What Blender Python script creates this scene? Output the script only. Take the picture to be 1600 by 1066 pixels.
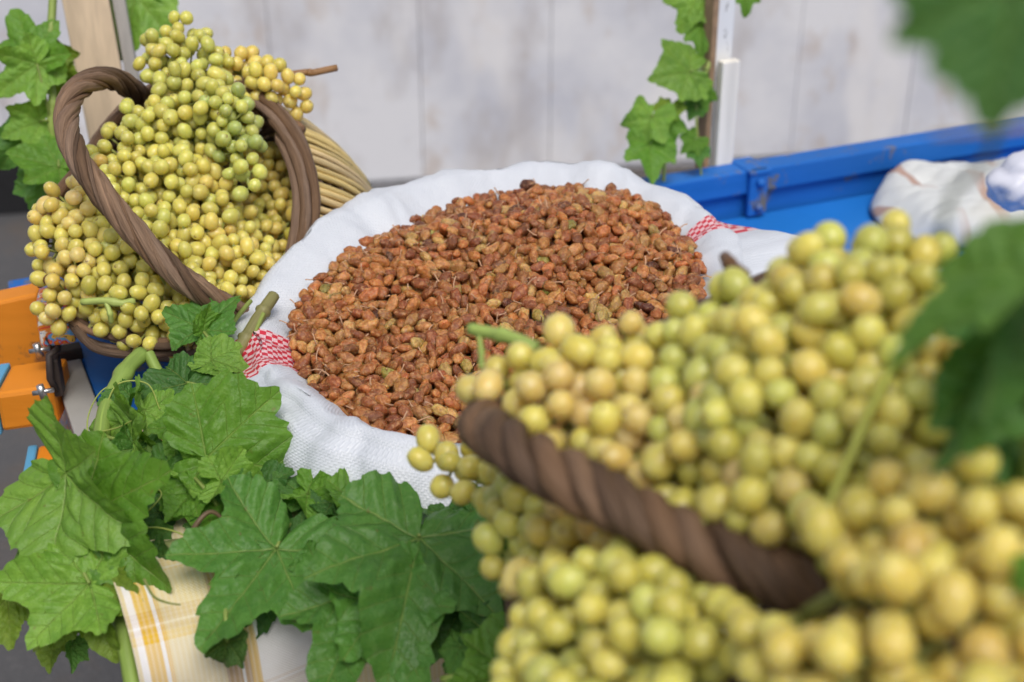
import bpy, bmesh, math, random
import numpy as np
from mathutils import Vector, Matrix, Quaternion, noise

for o in list(bpy.data.objects):
    bpy.data.objects.remove(o)
S = bpy.context.scene
C = S.collection
R = math.radians
random.seed(7)
rng = np.random.default_rng(7)

# ------------------------------------------------------------------ camera
CAM_Z, PITCH, FPX = 1.5, R(27.0), 1600 * 50.0 / 36.0
cd = bpy.data.cameras.new('camera')
cd.lens = 50.0
cd.sensor_width = 36.0
cd.clip_start = 0.02
cd.clip_end = 200.0
cd.dof.use_dof = True
cd.dof.focus_distance = 1.06
cd.dof.aperture_fstop = 5.8
cd.dof.aperture_blades = 9
cam = bpy.data.objects.new('camera', cd)
C.objects.link(cam)
cam.location = (0, 0, CAM_Z)
cam.rotation_euler = (R(90) - PITCH, 0, 0)
S.camera = cam

# ------------------------------------------------------------------ sky, sun, exposure
SUN_EL, SUN_AZ = R(58), R(168)          # azimuth clockwise from +Y
w = bpy.data.worlds.new('World')
S.world = w
w.use_nodes = True
nt = w.node_tree
sky = nt.nodes.new('ShaderNodeTexSky')
sky.sky_type = 'NISHITA'
sky.sun_disc = False
sky.sun_elevation = SUN_EL
sky.sun_rotation = SUN_AZ
sky.air_density = 1.0
sky.dust_density = 4.0
hs = nt.nodes.new('ShaderNodeHueSaturation')      # hazy, whitened sky of an overcast market day
hs.inputs['Saturation'].default_value = 0.72
nt.links.new(sky.outputs['Color'], hs.inputs['Color'])
nt.links.new(hs.outputs['Color'], nt.nodes['Background'].inputs['Color'])
nt.nodes['Background'].inputs['Strength'].default_value = 0.115
ld = bpy.data.lights.new('sun', 'SUN')
ld.energy = 2.3
ld.angle = R(30)
ld.color = (1.0, 0.96, 0.9)
sun = bpy.data.objects.new('sun', ld)
C.objects.link(sun)
sd = Vector((math.sin(SUN_AZ) * math.cos(SUN_EL), math.cos(SUN_AZ) * math.cos(SUN_EL), math.sin(SUN_EL)))
sun.rotation_euler = sd.to_track_quat('Z', 'Y').to_euler()
S.view_settings.view_transform = 'Standard'
S.view_settings.look = 'None'
S.view_settings.exposure = -0.12
S.view_settings.gamma = 1.0
S.view_settings.use_curve_mapping = False
S.render.engine = 'CYCLES'
S.cycles.use_denoising = True
S.cycles.max_bounces = 8

# ------------------------------------------------------------------ helpers
FWD = Vector((0, math.cos(PITCH), -math.sin(PITCH)))
UP = Vector((0, math.sin(PITCH), math.cos(PITCH)))
CAMP = Vector((0, 0, CAM_Z))


def px(u, v, d):
    """A point of the place, from where it is seen (pixels of the 1600 wide photograph) and its depth in metres."""
    return CAMP + d * (FWD + Vector(((u - 800) / FPX, 0, 0)) - UP * ((v - 533) / FPX))


def pz(u, v, z):
    r = FWD + Vector(((u - 800) / FPX, 0, 0)) - UP * ((v - 533) / FPX)
    return CAMP + r * ((z - CAM_Z) / r.z)


def uv_of(p):
    q = Vector(p) - CAMP
    d = q.dot(FWD)
    return 800 + q.x / d * FPX, 533 - q.dot(UP) / d * FPX, d


def spline(pts, n):
    """Catmull-Rom through pts, n samples."""
    P = [Vector(p) for p in pts]
    P = [P[0] * 2 - P[1]] + P + [P[-1] * 2 - P[-2]]
    m = len(P) - 3
    out = []
    for i in range(n):
        t = i / (n - 1) * m
        k = min(int(t), m - 1)
        t -= k
        a, b, c, d = P[k:k + 4]
        out.append(0.5 * (2 * b + (c - a) * t + (2 * a - 5 * b + 4 * c - d) * t * t + (3 * b - a - 3 * c + d) * t ** 3))
    return out


def frames(pts, closed=False):
    n = len(pts)
    T = []
    for i in range(n):
        a = pts[i - 1] if (i > 0 or closed) else pts[i]
        b = pts[(i + 1) % n] if (i < n - 1 or closed) else pts[i]
        T.append((b - a).normalized())
    h = Vector((0, 0, 1)) if abs(T[0].z) < 0.9 else Vector((1, 0, 0))
    X = [(h - T[0] * h.dot(T[0])).normalized()]
    for i in range(1, n):
        x = X[-1] - T[i] * X[-1].dot(T[i])
        X.append(x.normalized())
    return T, X, [T[i].cross(X[i]) for i in range(n)]


class MB:
    """Collects vertices and faces of one mesh object."""

    def __init__(self):
        self.v, self.f, self.mi, self.g = [], [], [], []

    def tube(self, pts, rad, seg=8, mi=0, flat=1.0, jit=0.0):
        pts = [Vector(p) for p in pts]
        if not hasattr(rad, '__len__'):
            rad = [rad] * len(pts)
        T, X, Y = frames(pts)
        b = len(self.v)
        run, g0 = 0.0, random.uniform(0, 50)
        for i, p in enumerate(pts):
            run += (p - pts[i - 1]).length if i else 0
            for k in range(seg):
                self.g.append((math.cos(2 * math.pi * k / seg), math.sin(2 * math.pi * k / seg), run * 14 + g0))
                a = 2 * math.pi * k / seg
                r = rad[i] * (1 + (jit * noise.noise(p * 160 + Vector((k * 3.1, 0, 0))) if jit else 0))
                self.v.append(p + X[i] * (math.cos(a) * r) + Y[i] * (math.sin(a) * r * flat))
        for i in range(len(pts) - 1):
            for k in range(seg):
                k2 = (k + 1) % seg
                self.f.append((b + i * seg + k, b + i * seg + k2, b + (i + 1) * seg + k2, b + (i + 1) * seg + k))
        self.f.append(tuple(b + k for k in reversed(range(seg))))
        self.f.append(tuple(b + (len(pts) - 1) * seg + k for k in range(seg)))
        self.mi += [mi] * (len(self.f) - len(self.mi))
        return self

    def grid(self, P, closed=False):
        """P[i][j] rows of points."""
        b, n, m = len(self.v), len(P), len(P[0])
        for row in P:
            self.v += row
        for i in range(n - 1):
            for j in range(m if closed else m - 1):
                j2 = (j + 1) % m
                self.f.append((b + i * m + j, b + i * m + j2, b + (i + 1) * m + j2, b + (i + 1) * m + j))
        self.mi += [0] * (len(self.f) - len(self.mi))
        return self

    def box(self, o, ex, ey, ez, bev=0.0):
        """Box from corner o spanned by three vectors, with chamfered edges."""
        o, ex, ey, ez = Vector(o), Vector(ex), Vector(ey), Vector(ez)
        bm = bmesh.new()
        vs = [bm.verts.new(o + ex * a + ey * b + ez * c) for c in (0, 1) for b in (0, 1) for a in (0, 1)]
        for q in ((0, 2, 3, 1), (4, 5, 7, 6), (0, 1, 5, 4), (2, 6, 7, 3), (0, 4, 6, 2), (1, 3, 7, 5)):
            bm.faces.new([vs[i] for i in q])
        bmesh.ops.recalc_face_normals(bm, faces=bm.faces)
        if bev:
            bmesh.ops.bevel(bm, geom=bm.edges[:], offset=bev, segments=2, affect='EDGES', profile=0.5)
        b = len(self.v)
        bm.verts.index_update()
        self.v += [v.co.copy() for v in bm.verts]
        self.f += [tuple(b + v.index for v in f.verts) for f in bm.faces]
        bm.free()
        self.mi += [0] * (len(self.f) - len(self.mi))
        return self

    def mesh(self, name, smooth=True):
        me = bpy.data.meshes.new(name)
        me.from_pydata([tuple(v) for v in self.v], [], self.f)
        me.polygons.foreach_set('use_smooth', [smooth] * len(me.polygons))
        if any(self.mi):
            me.polygons.foreach_set('material_index', self.mi)
        if self.g and len(self.g) == len(self.v):
            at = me.attributes.new('grain', 'FLOAT_VECTOR', 'POINT')
            at.data.foreach_set('vector', np.array(self.g, dtype=np.float32).ravel())
        me.update()
        return me

    def build(self, name, mats, parent=None, smooth=True, color=None):
        me = self.mesh(name, smooth)
        return link(name, me, mats, parent, color)


def link(name, me, mats, parent=None, color=None):
    if not isinstance(mats, (list, tuple)):
        mats = [mats]
    if not me.materials:
        for m in mats:
            me.materials.append(m)
    o = bpy.data.objects.new(name, me)
    C.objects.link(o)
    if color is not None:
        o.color = (*color, 1)
    if parent is not None:
        adopt(o, parent)
    return o


def adopt(o, parent):
    o.parent = parent
    if parent.type == 'EMPTY':
        o.matrix_parent_inverse = Matrix.Translation(-parent.location)


def thing(name, loc, label, cat, group=None):
    o = bpy.data.objects.new(name, None)
    o.empty_display_size = 0.05
    C.objects.link(o)
    o.location = loc
    return tag(o, label, cat, group)


def tag(o, label=None, cat=None, group=None, kind=None):
    for k, x in (('label', label), ('category', cat), ('group', group), ('kind', kind)):
        if x:
            o[k] = x
    return o


# ------------------------------------------------------------------ materials
class Mat:
    def __init__(self, name, rough=0.6, spec=0.4):
        self.m = bpy.data.materials.new(name)
        self.m.use_nodes = True
        self.t = self.m.node_tree
        self.b = self.t.nodes['Principled BSDF']
        self.out = self.t.nodes['Material Output']
        self.b.inputs['Roughness'].default_value = rough
        self.b.inputs['Specular IOR Level'].default_value = spec

    def n(self, kind, **kw):
        x = self.t.nodes.new('ShaderNode' + kind)
        for k, v in kw.items():
            setattr(x, k, v)
        return x

    def set(self, sock, val):
        if isinstance(val, bpy.types.NodeSocket):
            self.t.links.new(val, sock)
        elif isinstance(val, (tuple, list)) and len(val) == 3 and sock.type == 'RGBA':
            sock.default_value = (*val, 1)
        else:
            sock.default_value = val

    def math(self, op, a, b=None, c=None, clamp=False):
        x = self.n('Math', operation=op, use_clamp=clamp)
        for i, q in enumerate((a, b, c)):
            if q is not None:
                self.set(x.inputs[i], q)
        return x.outputs[0]

    def mix(self, f, a, b, mode='MIX'):
        x = self.n('MixRGB', blend_type=mode)
        self.set(x.inputs[0], f)
        self.set(x.inputs[1], a)
        self.set(x.inputs[2], b)
        return x.outputs[0]

    def coord(self, kind='Object'):
        return self.n('TexCoord').outputs[kind]

    def noise(self, scale, detail=4, rough=0.55, vec=None, dist=0.0):
        x = self.n('TexNoise')
        x.inputs['Scale'].default_value = scale
        x.inputs['Detail'].default_value = detail
        x.inputs['Roughness'].default_value = rough
        x.inputs['Distortion'].default_value = dist
        self.set(x.inputs['Vector'], vec if vec is not None else self.coord())
        return x.outputs[0]

    def vor(self, scale, vec=None, feature='F1', rnd=1.0, out='Distance'):
        x = self.n('TexVoronoi', feature=feature)
        x.inputs['Scale'].default_value = scale
        x.inputs['Randomness'].default_value = rnd
        self.set(x.inputs['Vector'], vec if vec is not None else self.coord())
        return x.outputs[out]

    def ramp(self, f, stops, interp='LINEAR'):
        x = self.n('ValToRGB')
        e = x.color_ramp.elements
        while len(e) < len(stops):
            e.new(0.5)
        for q, (p, c) in zip(e, stops):
            q.position = p
            q.color = (*c, 1) if hasattr(c, '__len__') else (c, c, c, 1)
        x.color_ramp.interpolation = interp
        self.set(x.inputs[0], f)
        return x.outputs[0]

    def mapping(self, vec, scale=(1, 1, 1), rot=(0, 0, 0)):
        x = self.n('Mapping')
        x.inputs['Scale'].default_value = scale
        x.inputs['Rotation'].default_value = rot
        self.set(x.inputs['Vector'], vec)
        return x.outputs[0]

    def bump(self, h, strength=0.3, dist=0.002, normal=None):
        x = self.n('Bump')
        x.inputs['Strength'].default_value = strength
        x.inputs['Distance'].default_value = dist
        self.set(x.inputs['Height'], h)
        if normal is not None:
            self.set(x.inputs['Normal'], normal)
        self.set(self.b.inputs['Normal'], x.outputs[0])
        return x.outputs[0]

    def base(self, c):
        self.set(self.b.inputs['Base Color'], c)
        return self

    def sss(self, wgt, radius, scale=1.0):
        self.b.inputs['Subsurface Weight'].default_value = wgt
        self.b.inputs['Subsurface Radius'].default_value = radius
        self.b.inputs['Subsurface Scale'].default_value = scale
        return self


def mat_grape():
    M = Mat('grape_skin', 0.42, 0.5)
    oi = M.n('ObjectInfo')
    oc = M.coord()
    blot = M.ramp(M.noise(1.6, 4, 0.6, oc), [(0.35, 0.0), (0.7, 1.0)])
    warm = M.mix(1.0, oi.outputs['Color'], (1.05, 0.92, 0.62), 'MULTIPLY')
    c = M.mix(M.math('MULTIPLY', blot, 0.6), oi.outputs['Color'], warm)
    # pale meridian streaks under the skin
    sep = M.n('SeparateXYZ')
    M.set(sep.inputs[0], oc)
    st = M.noise(5.0, 2, 0.5, M.mapping(oc, (1, 1, 0.15)))
    c = M.mix(M.math('MULTIPLY', M.ramp(st, [(0.5, 0.0), (0.75, 1.0)]), 0.22), c, (0.75, 0.72, 0.36))
    # brown specks and the blossom scar at the far end of the berry
    sp = M.ramp(M.vor(5.0, oc), [(0.05, 1.0), (0.11, 0.0)])
    spm = M.ramp(M.noise(1.1, 1, 0.5, oc), [(0.50, 0.0), (0.56, 1.0)])
    c = M.mix(M.math('MULTIPLY', M.math('MULTIPLY', sp, spm), 0.75), c, (0.17, 0.08, 0.025))
    bloom = M.ramp(M.noise(1.3, 4, 0.6, M.mapping(oc, (1, 1, 1), (1.0, 0.4, 0.2))), [(0.45, 0.0), (0.7, 0.16)])
    c = M.mix(bloom, c, (0.74, 0.72, 0.46))
    scar = M.ramp(sep.outputs['Z'], [(0.972, 0.0), (0.988, 1.0)])
    c = M.mix(M.math('MULTIPLY', scar, M.math('GREATER_THAN', oi.outputs['Random'], 0.45)), c, (0.24, 0.15, 0.05))
    M.base(c).sss(1.0, (0.011, 0.0096, 0.0034))
    M.b.inputs['Transmission Weight'].default_value = 0.08
    M.b.inputs['IOR'].default_value = 1.36
    M.b.inputs['Coat Weight'].default_value = 0.45
    M.b.inputs['Coat Roughness'].default_value = 0.28
    # dusty bloom
    M.set(M.b.inputs['Roughness'], M.math('MULTIPLY_ADD', M.noise(2.2, 3, 0.6, oc), 0.30, 0.20))
    M.bump(M.noise(9, 3, 0.5, oc), 0.12, 0.0006)
    return M.m


def mat_raisin(attr):
    M = Mat('raisin_skin_heap' if attr else 'raisin_skin', 0.4, 0.45)
    if attr:
        a = M.n('Attribute', attribute_name='tint')
        col, oc = a.outputs['Color'], M.n('Attribute', attribute_name='rest').outputs['Vector']
    else:
        col, oc = M.n('ObjectInfo').outputs['Color'], M.coord()
    wr = M.noise(2.4, 4, 0.62, oc, 0.6)
    c = M.mix(M.ramp(wr, [(0.36, 0.75), (0.6, 0.0)]), col, M.mix(1.0, col, (0.5, 0.34, 0.28), 'MULTIPLY'))
    c = M.mix(M.math('MULTIPLY', M.ramp(wr, [(0.54, 0.0), (0.72, 1.0)]), 0.6), c, (0.66, 0.40, 0.20))
    M.base(c).sss(0.85, (0.007, 0.0032, 0.0012))
    M.set(M.b.inputs['Roughness'], M.ramp(M.noise(3.0, 2, 0.5, oc), [(0.3, 0.18), (0.7, 0.5)]))
    M.bump(M.math('ADD', wr, M.math('MULTIPLY', M.noise(7, 3, 0.6, oc), 0.3)), 0.9, 0.0014)
    return M.m


def mat_leaf():
    M = Mat('vine_leaf_blade', 0.5, 0.38)
    uvn = M.n('UVMap', uv_map='leaf')
    sep = M.n('SeparateXYZ')
    M.set(sep.inputs[0], uvn.outputs[0])
    x, y = sep.outputs[0], sep.outputs[1]
    th = M.math('ABSOLUTE', M.math('ARCTAN2', x, y))
    r = M.math('SQRT', M.math('ADD', M.math('MULTIPLY', x, x), M.math('MULTIPLY', y, y)))
    va = M.math('ADD', M.math('MULTIPLY', M.math('GREATER_THAN', th, 0.46), 0.92),
                M.math('MULTIPLY', M.math('GREATER_THAN', th, 1.40), 0.98))
    de = M.math('SUBTRACT', th, va)
    l = M.math('MULTIPLY', r, M.math('COSINE', de))
    p = M.math('ABSOLUTE', M.math('MULTIPLY', r, M.math('SINE', de)))
    wob = M.math('MULTIPLY', M.math('SUBTRACT', M.noise(7, 2, 0.5, uvn.outputs[0]), 0.5), 0.05)
    p = M.math('ABSOLUTE', M.math('ADD', p, M.math('MULTIPLY', wob, 0.4)))
    wid = M.math('MULTIPLY_ADD', l, -0.010, 0.016)
    main = M.math('SUBTRACT', 1.0, M.math('DIVIDE', p, wid), clamp=True)
    f = M.math('FRACT', M.math('DIVIDE', M.math('ADD', M.math('SUBTRACT', l, M.math('MULTIPLY', p, 0.85)), wob), 0.17))
    ds = M.math('MULTIPLY', M.math('ABSOLUTE', M.math('SUBTRACT', f, 0.5)), 0.17)
    sec = M.math('SUBTRACT', 1.0, M.math('DIVIDE', ds, 0.008), clamp=True)
    ter = M.ramp(M.vor(26, uvn.outputs[0], 'DISTANCE_TO_EDGE'), [(0.0, 1.0), (0.09, 0.0)])
    vein = M.math('MAXIMUM', main, M.math('MULTIPLY', sec, 0.55))
    vein = M.math('MAXIMUM', vein, M.math('MULTIPLY', ter, 0.16))
    oi = M.n('ObjectInfo')
    var = M.noise(4.0, 4, 0.6, uvn.outputs[0])
    g = M.mix(M.ramp(var, [(0.3, 0.0), (0.75, 1.0)]), M.mix(1.0, oi.outputs['Color'], (0.78, 0.85, 0.8), 'MULTIPLY'),
              M.mix(1.0, oi.outputs['Color'], (1.22, 1.12, 0.95), 'MULTIPLY'))
    g = M.mix(M.math('MULTIPLY', vein, 0.5), g, (0.36, 0.46, 0.13))
    brown = M.ramp(M.noise(9.0, 3, 0.6, M.mapping(uvn.outputs[0], (1, 1, 1), (0.7, 0.2, 0.4))), [(0.67, 0.0), (0.73, 1.0)])
    g = M.mix(M.math('MULTIPLY', brown, 0.5), g, (0.16, 0.11, 0.03))
    M.base(g)
    M.set(M.b.inputs['Roughness'], M.math('MULTIPLY_ADD', var, 0.25, 0.34))
    dust = M.ramp(M.noise(11, 5, 0.7, M.mapping(uvn.outputs[0], (1, 1, 1), (0, 0, 0.6))), [(0.55, 0.0), (0.75, 0.22)])
    g = M.mix(dust, g, (0.30, 0.36, 0.22))
    M.base(g)
    h = M.math('ADD', M.math('MULTIPLY', M.math('MAXIMUM', main, M.math('MULTIPLY', sec, 0.7)), -1.0),
               M.math('MULTIPLY', M.noise(30, 3, 0.6, uvn.outputs[0]), 0.5))
    nb = M.bump(M.math('ADD', h, M.math('MULTIPLY', M.noise(9, 3, 0.6, uvn.outputs[0]), 2.2)), 0.6, 0.0016)
    tr = M.n('BsdfTranslucent')
    M.set(tr.inputs['Color'], M.mix(1.0, g, (1.5, 1.55, 0.6), 'MULTIPLY'))
    M.set(tr.inputs['Normal'], nb)
    ms = M.n('MixShader')
    ms.inputs[0].default_value = 0.28
    M.set(ms.inputs[1], M.b.outputs[0])
    M.set(ms.inputs[2], tr.outputs[0])
    M.set(M.out.inputs['Surface'], ms.outputs[0])
    return M.m


def mat_tinted(name, rough=0.6, spec=0.35, streak=2.6, dark=(0.55, 0.5, 0.45), light=(1.2, 1.18, 1.1), bump=0.5, bd=0.0015):
    """Fibrous surface whose hue is the object's own colour: twigs, straw, stems."""
    M = Mat(name, rough, spec)
    oi = M.n('ObjectInfo')
    oc = M.coord()
    gv = M.n('Attribute', attribute_name='grain').outputs['Vector']
    a = M.noise(streak, 5, 0.65, gv)
    b = M.noise(0.9, 3, 0.6, M.mapping(gv, (0.5, 0.5, 0.6)))
    c = M.mix(M.ramp(a, [(0.3, 0.0), (0.7, 1.0)]), M.mix(1.0, oi.outputs['Color'], dark, 'MULTIPLY'),
              M.mix(1.0, oi.outputs['Color'], light, 'MULTIPLY'))
    pale = M.ramp(M.noise(1.3, 3, 0.6, M.mapping(gv, (1.2, 1.2, 0.35), (0.3, 0.1, 0))), [(0.62, 0.0), (0.70, 1.0)])
    c = M.mix(M.math('MULTIPLY', pale, 0.45), c, M.mix(1.0, oi.outputs['Color'], (1.9, 1.75, 1.6), 'MULTIPLY'))
    c = M.mix(M.ramp(b, [(0.45, 0.0), (0.75, 0.7)]), c, M.mix(1.0, oi.outputs['Color'], (0.62, 0.6, 0.62), 'MULTIPLY'))
    M.base(c)
    M.bump(M.math('ADD', a, M.math('MULTIPLY', b, 0.5)), bump, bd)
    return M.m


def mat_sack():
    M = Mat('woven_plastic_sack', 0.38, 0.4)
    uvn = M.n('UVMap', uv_map='weave')
    uv = uvn.outputs[0]
    sep = M.n('SeparateXYZ')
    M.set(sep.inputs[0], uv)
    u, v = sep.outputs[0], sep.outputs[1]          # metres round the mouth, metres along the cloth
    jit = M.math('MULTIPLY', M.math('SUBTRACT', M.noise(90, 2, 0.5, uv), 0.5), 0.0016)
    uu, vv = M.math('ADD', u, jit), M.math('ADD', v, jit)
    T = 0.0017
    wu = M.math('ABSOLUTE', M.math('SINE', M.math('MULTIPLY', uu, math.pi / T)))
    wv = M.math('ABSOLUTE', M.math('SINE', M.math('MULTIPLY', vv, math.pi / T)))
    par = M.math('MODULO', M.math('ADD', M.math('FLOOR', M.math('DIVIDE', uu, T)), M.math('FLOOR', M.math('DIVIDE', vv, T))), 2.0)
    weave = M.math('ADD', M.math('MULTIPLY', wu, par), M.math('MULTIPLY', wv, M.math('SUBTRACT', 1.0, par)))
    # red checked bands woven along the sack
    ck = M.math('MODULO', M.math('ADD', M.math('FLOOR', M.math('DIVIDE', uu, 0.0041)), M.math('FLOOR', M.math('DIVIDE', vv, 0.0041))), 2.0)
    band = None
    for lo, hi in SACK_BANDS:
        q = M.math('MULTIPLY', M.math('GREATER_THAN', u, lo), M.math('LESS_THAN', u, hi))
        band = q if band is None else M.math('MAXIMUM', band, q)
    white = M.mix(M.ramp(M.noise(14, 4, 0.6, uv), [(0.35, 0.0), (0.75, 1.0)]), (0.66, 0.695, 0.755), (0.58, 0.615, 0.68))
    dirt = M.ramp(M.noise(5, 5, 0.65, uv), [(0.60, 0.0), (0.85, 0.35)])
    white = M.mix(dirt, white, (0.60, 0.55, 0.50))
    redck = M.mix(ck, (0.80, 0.55, 0.58), (0.62, 0.03, 0.06))
    M.base(M.mix(band, white, redck)).sss(0.08, (0.004, 0.004, 0.004))
    cr = M.math('ADD', M.noise(60, 5, 0.6, uv, 0.4), M.math('MULTIPLY', M.noise(170, 3, 0.6, uv), 0.7))
    hgt = M.math('ADD', M.math('MULTIPLY', weave, 0.55), M.math('MULTIPLY', cr, 1.3))
    M.bump(hgt, 0.5, 0.0011)
    return M.m


def mat_plaid():
    M = Mat('plaid_cotton', 0.85, 0.15)
    uv = M.n('UVMap', uv_map='weave').outputs[0]
    sep = M.n('SeparateXYZ')
    M.set(sep.inputs[0], uv)
    Y, O, W, CR = (0.70, 0.43, 0.03), (0.44, 0.24, 0.045), (0.80, 0.79, 0.80), (0.74, 0.62, 0.34)

    def stripes(s, off):
        f = M.math('FRACT', M.math('ADD', M.math('DIVIDE', s, 0.155), off))
        fine = M.math('GREATER_THAN', M.math('FRACT', M.math('DIVIDE', s, 0.0034)), 0.55)
        b = M.ramp(f, [(0.0, Y), (0.06, W), (0.075, Y), (0.09, CR), (0.30, O), (0.36, W), (0.375, O), (0.40, Y), (0.44, W), (0.72, O), (0.735, W), (0.75, O), (0.77, CR), (0.97, W)], 'CONSTANT')
        return M.mix(M.math('MULTIPLY', fine, 0.22), b, W)
    a, b = stripes(sep.outputs[0], 0.07), stripes(sep.outputs[1], 0.30)
    T = 0.0011
    wx = M.math('SINE', M.math('MULTIPLY', sep.outputs[0], math.pi / T))
    wy = M.math('SINE', M.math('MULTIPLY', sep.outputs[1], math.pi / T))
    wv = M.math('MULTIPLY', wx, wy)
    c = M.mix(0.16, a, b)
    c = M.mix(M.math('MULTIPLY', M.math('GREATER_THAN', wv, 0.0), 0.18), c, b)
    M.base(M.mix(M.ramp(M.noise(30, 4, 0.6, uv), [(0.4, 0.0), (0.8, 0.25)]), c, (0.45, 0.38, 0.28)))
    M.bump(M.math('ADD', wv, M.noise(300, 2, 0.5, uv)), 0.35, 0.0006)
    M.b.inputs['Sheen Weight'].default_value = 0.2
    return M.m


def mat_paint(name, c, worn, rough=0.4, wear=0.62, scale=9):
    M = Mat(name, rough, 0.45)
    oc = M.coord()
    a = M.noise(scale, 6, 0.68, oc)
    s = M.noise(1.0, 4, 0.6, M.mapping(oc, (6, 6, 60)))
    col = M.mix(M.ramp(s, [(0.3, 0.0), (0.75, 0.55)]), c, tuple(min(1, q * 1.35 + 0.012) for q in c))
    col = M.mix(M.ramp(M.noise(2.5, 4, 0.6, oc), [(0.35, 0.0), (0.75, 0.5)]), col, tuple(q * 0.62 for q in c))
    col = M.mix(M.ramp(a, [(wear, 0.0), (wear + 0.05, 1.0)]), col, worn)
    M.base(col)
    M.set(M.b.inputs['Roughness'], M.math('MULTIPLY_ADD', a, 0.4, rough - 0.12))
    M.bump(M.math('ADD', a, s), 0.35, 0.0015)
    return M.m


def mat_wood(name, c, rough=0.7):
    M = Mat(name, rough, 0.25)
    oc = M.coord()
    g = M.noise(1.0, 5, 0.6, M.mapping(oc, (60, 60, 4)), 0.5)
    col = M.ramp(g, [(0.25, tuple(q * 0.72 for q in c)), (0.55, c), (0.8, tuple(min(1, q * 1.12) for q in c))])
    col = M.mix(M.ramp(M.noise(7, 3, 0.6, oc), [(0.6, 0.0), (0.8, 0.4)]), col, tuple(q * 0.6 for q in c))
    M.base(col)
    M.bump(g, 0.3, 0.001)
    return M.m


def mat_wall():
    M = Mat('stained_white_wall', 0.75, 0.25)
    oc = M.coord()
    col = M.mix(M.ramp(M.noise(1.7, 5, 0.62, oc), [(0.38, 0.0), (0.62, 1.0)]), (0.55, 0.565, 0.645), (0.75, 0.755, 0.80))
    sm = M.ramp(M.noise(2.6, 6, 0.66, M.mapping(oc, (1.5, 1.5, 0.75))), [(0.52, 0.0), (0.72, 1.0)])
    col = M.mix(M.math('MULTIPLY', sm, 0.75), col, (0.45, 0.41, 0.40))
    sp = M.ramp(M.noise(5.5, 4, 0.6, M.mapping(oc, (1.3, 1.3, 1.0), (0, 0, 1.1))), [(0.57, 0.0), (0.70, 1.0)])
    col = M.mix(M.math('MULTIPLY', sp, 0.5), col, (0.50, 0.40, 0.33))
    wr = M.ramp(M.noise(3.4, 3, 0.55, M.mapping(oc, (1, 1, 0.5), (0, 0, 2.3))), [(0.52, 0.0), (0.64, 0.7)])
    col = M.mix(wr, col, (0.80, 0.79, 0.81))
    M.base(col)
    M.bump(M.noise(30, 5, 0.6, oc), 0.25, 0.004)
    return M.m


def mat_ground():
    M = Mat('worn_asphalt', 0.85, 0.25)
    oc = M.coord()
    c = M.mix(M.noise(1.4, 5, 0.6, oc), (0.055, 0.056, 0.062), (0.11, 0.108, 0.11))
    c = M.mix(M.ramp(M.noise(2.8, 5, 0.65, oc), [(0.5, 0.0), (0.7, 0.7)]), c, (0.12, 0.085, 0.055))
    c = M.mix(M.ramp(M.vor(120, oc), [(0.0, 0.5), (0.3, 0.0)]), c, (0.25, 0.24, 0.23))
    M.base(c)
    M.bump(M.vor(90, oc), 0.6, 0.004)
    return M.m


def mat_folk():
    M = Mat('folk_painted_board', 0.4, 0.45)
    oc = M.coord()
    n1 = M.noise(34, 3, 0.6, oc, 2.2)
    c = M.ramp(n1, [(0.0, (0.02, 0.10, 0.38)), (0.38, (0.75, 0.74, 0.70)), (0.43, (0.70, 0.22, 0.02)), (0.49, (0.62, 0.05, 0.03)),
                    (0.53, (0.10, 0.32, 0.62)), (0.60, (0.72, 0.42, 0.05)), (0.67, (0.03, 0.03, 0.035))], 'CONSTANT')
    c = M.mix(M.ramp(M.noise(60, 4, 0.6, oc), [(0.5, 0.0), (0.7, 0.6)]), c, (0.30, 0.20, 0.12))
    M.base(c)
    M.bump(n1, 0.3, 0.001)
    return M.m


def mat_spotted_tin():
    M = Mat('grey_tin_with_blue_paint_drops', 0.5, 0.4)
    oc = M.coord()
    c = M.mix(M.noise(20, 5, 0.65, oc), (0.30, 0.29, 0.27), (0.42, 0.41, 0.39))
    d = M.ramp(M.vor(22, oc), [(0.13, 1.0), (0.16, 0.0)])
    c = M.mix(d, c, (0.03, 0.14, 0.42))
    M.base(c)
    return M.m


def mat_plain(name, c, rough=0.5, metal=0.0, n=0.25, scale=60):
    M = Mat(name, rough, 0.4)
    M.b.inputs['Metallic'].default_value = metal
    a = M.noise(scale, 5, 0.65)
    M.base(M.mix(M.ramp(a, [(0.3, 0.0), (0.7, 1.0)]), tuple(q * (1 - n) for q in c), tuple(min(1, q * (1 + n)) for q in c)))
    M.bump(a, 0.3, 0.001)
    return M.m


def mat_printed():
    M = Mat('printed_white_cotton', 0.8, 0.2)
    uv = M.n('UVMap', uv_map='weave').outputs[0]
    br = M.n('TexWave')
    br.inputs['Scale'].default_value = 5.5
    br.inputs['Distortion'].default_value = 5.0
    br.inputs['Detail'].default_value = 2.0
    M.set(br.inputs['Vector'], uv)
    a = M.ramp(br.outputs[1], [(0.80, 0.0), (0.92, 1.0)])
    k = M.ramp(M.noise(9, 2, 0.5, uv), [(0.46, 0.0), (0.56, 1.0)])
    c = M.mix(M.noise(6, 3, 0.5, uv), (0.56, 0.60, 0.62), (0.66, 0.66, 0.64))
    c = M.mix(M.math('MULTIPLY', M.math('MULTIPLY', a, k), 0.8), c, (0.40, 0.22, 0.16))
    c = M.mix(M.math('MULTIPLY', M.ramp(M.noise(3, 3, 0.5, uv), [(0.55, 0.0), (0.65, 1.0)]), 0.35), c, (0.55, 0.50, 0.35))
    M.base(c)
    M.bump(M.noise(150, 3, 0.6, uv), 0.4, 0.001)
    return M.m


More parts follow.
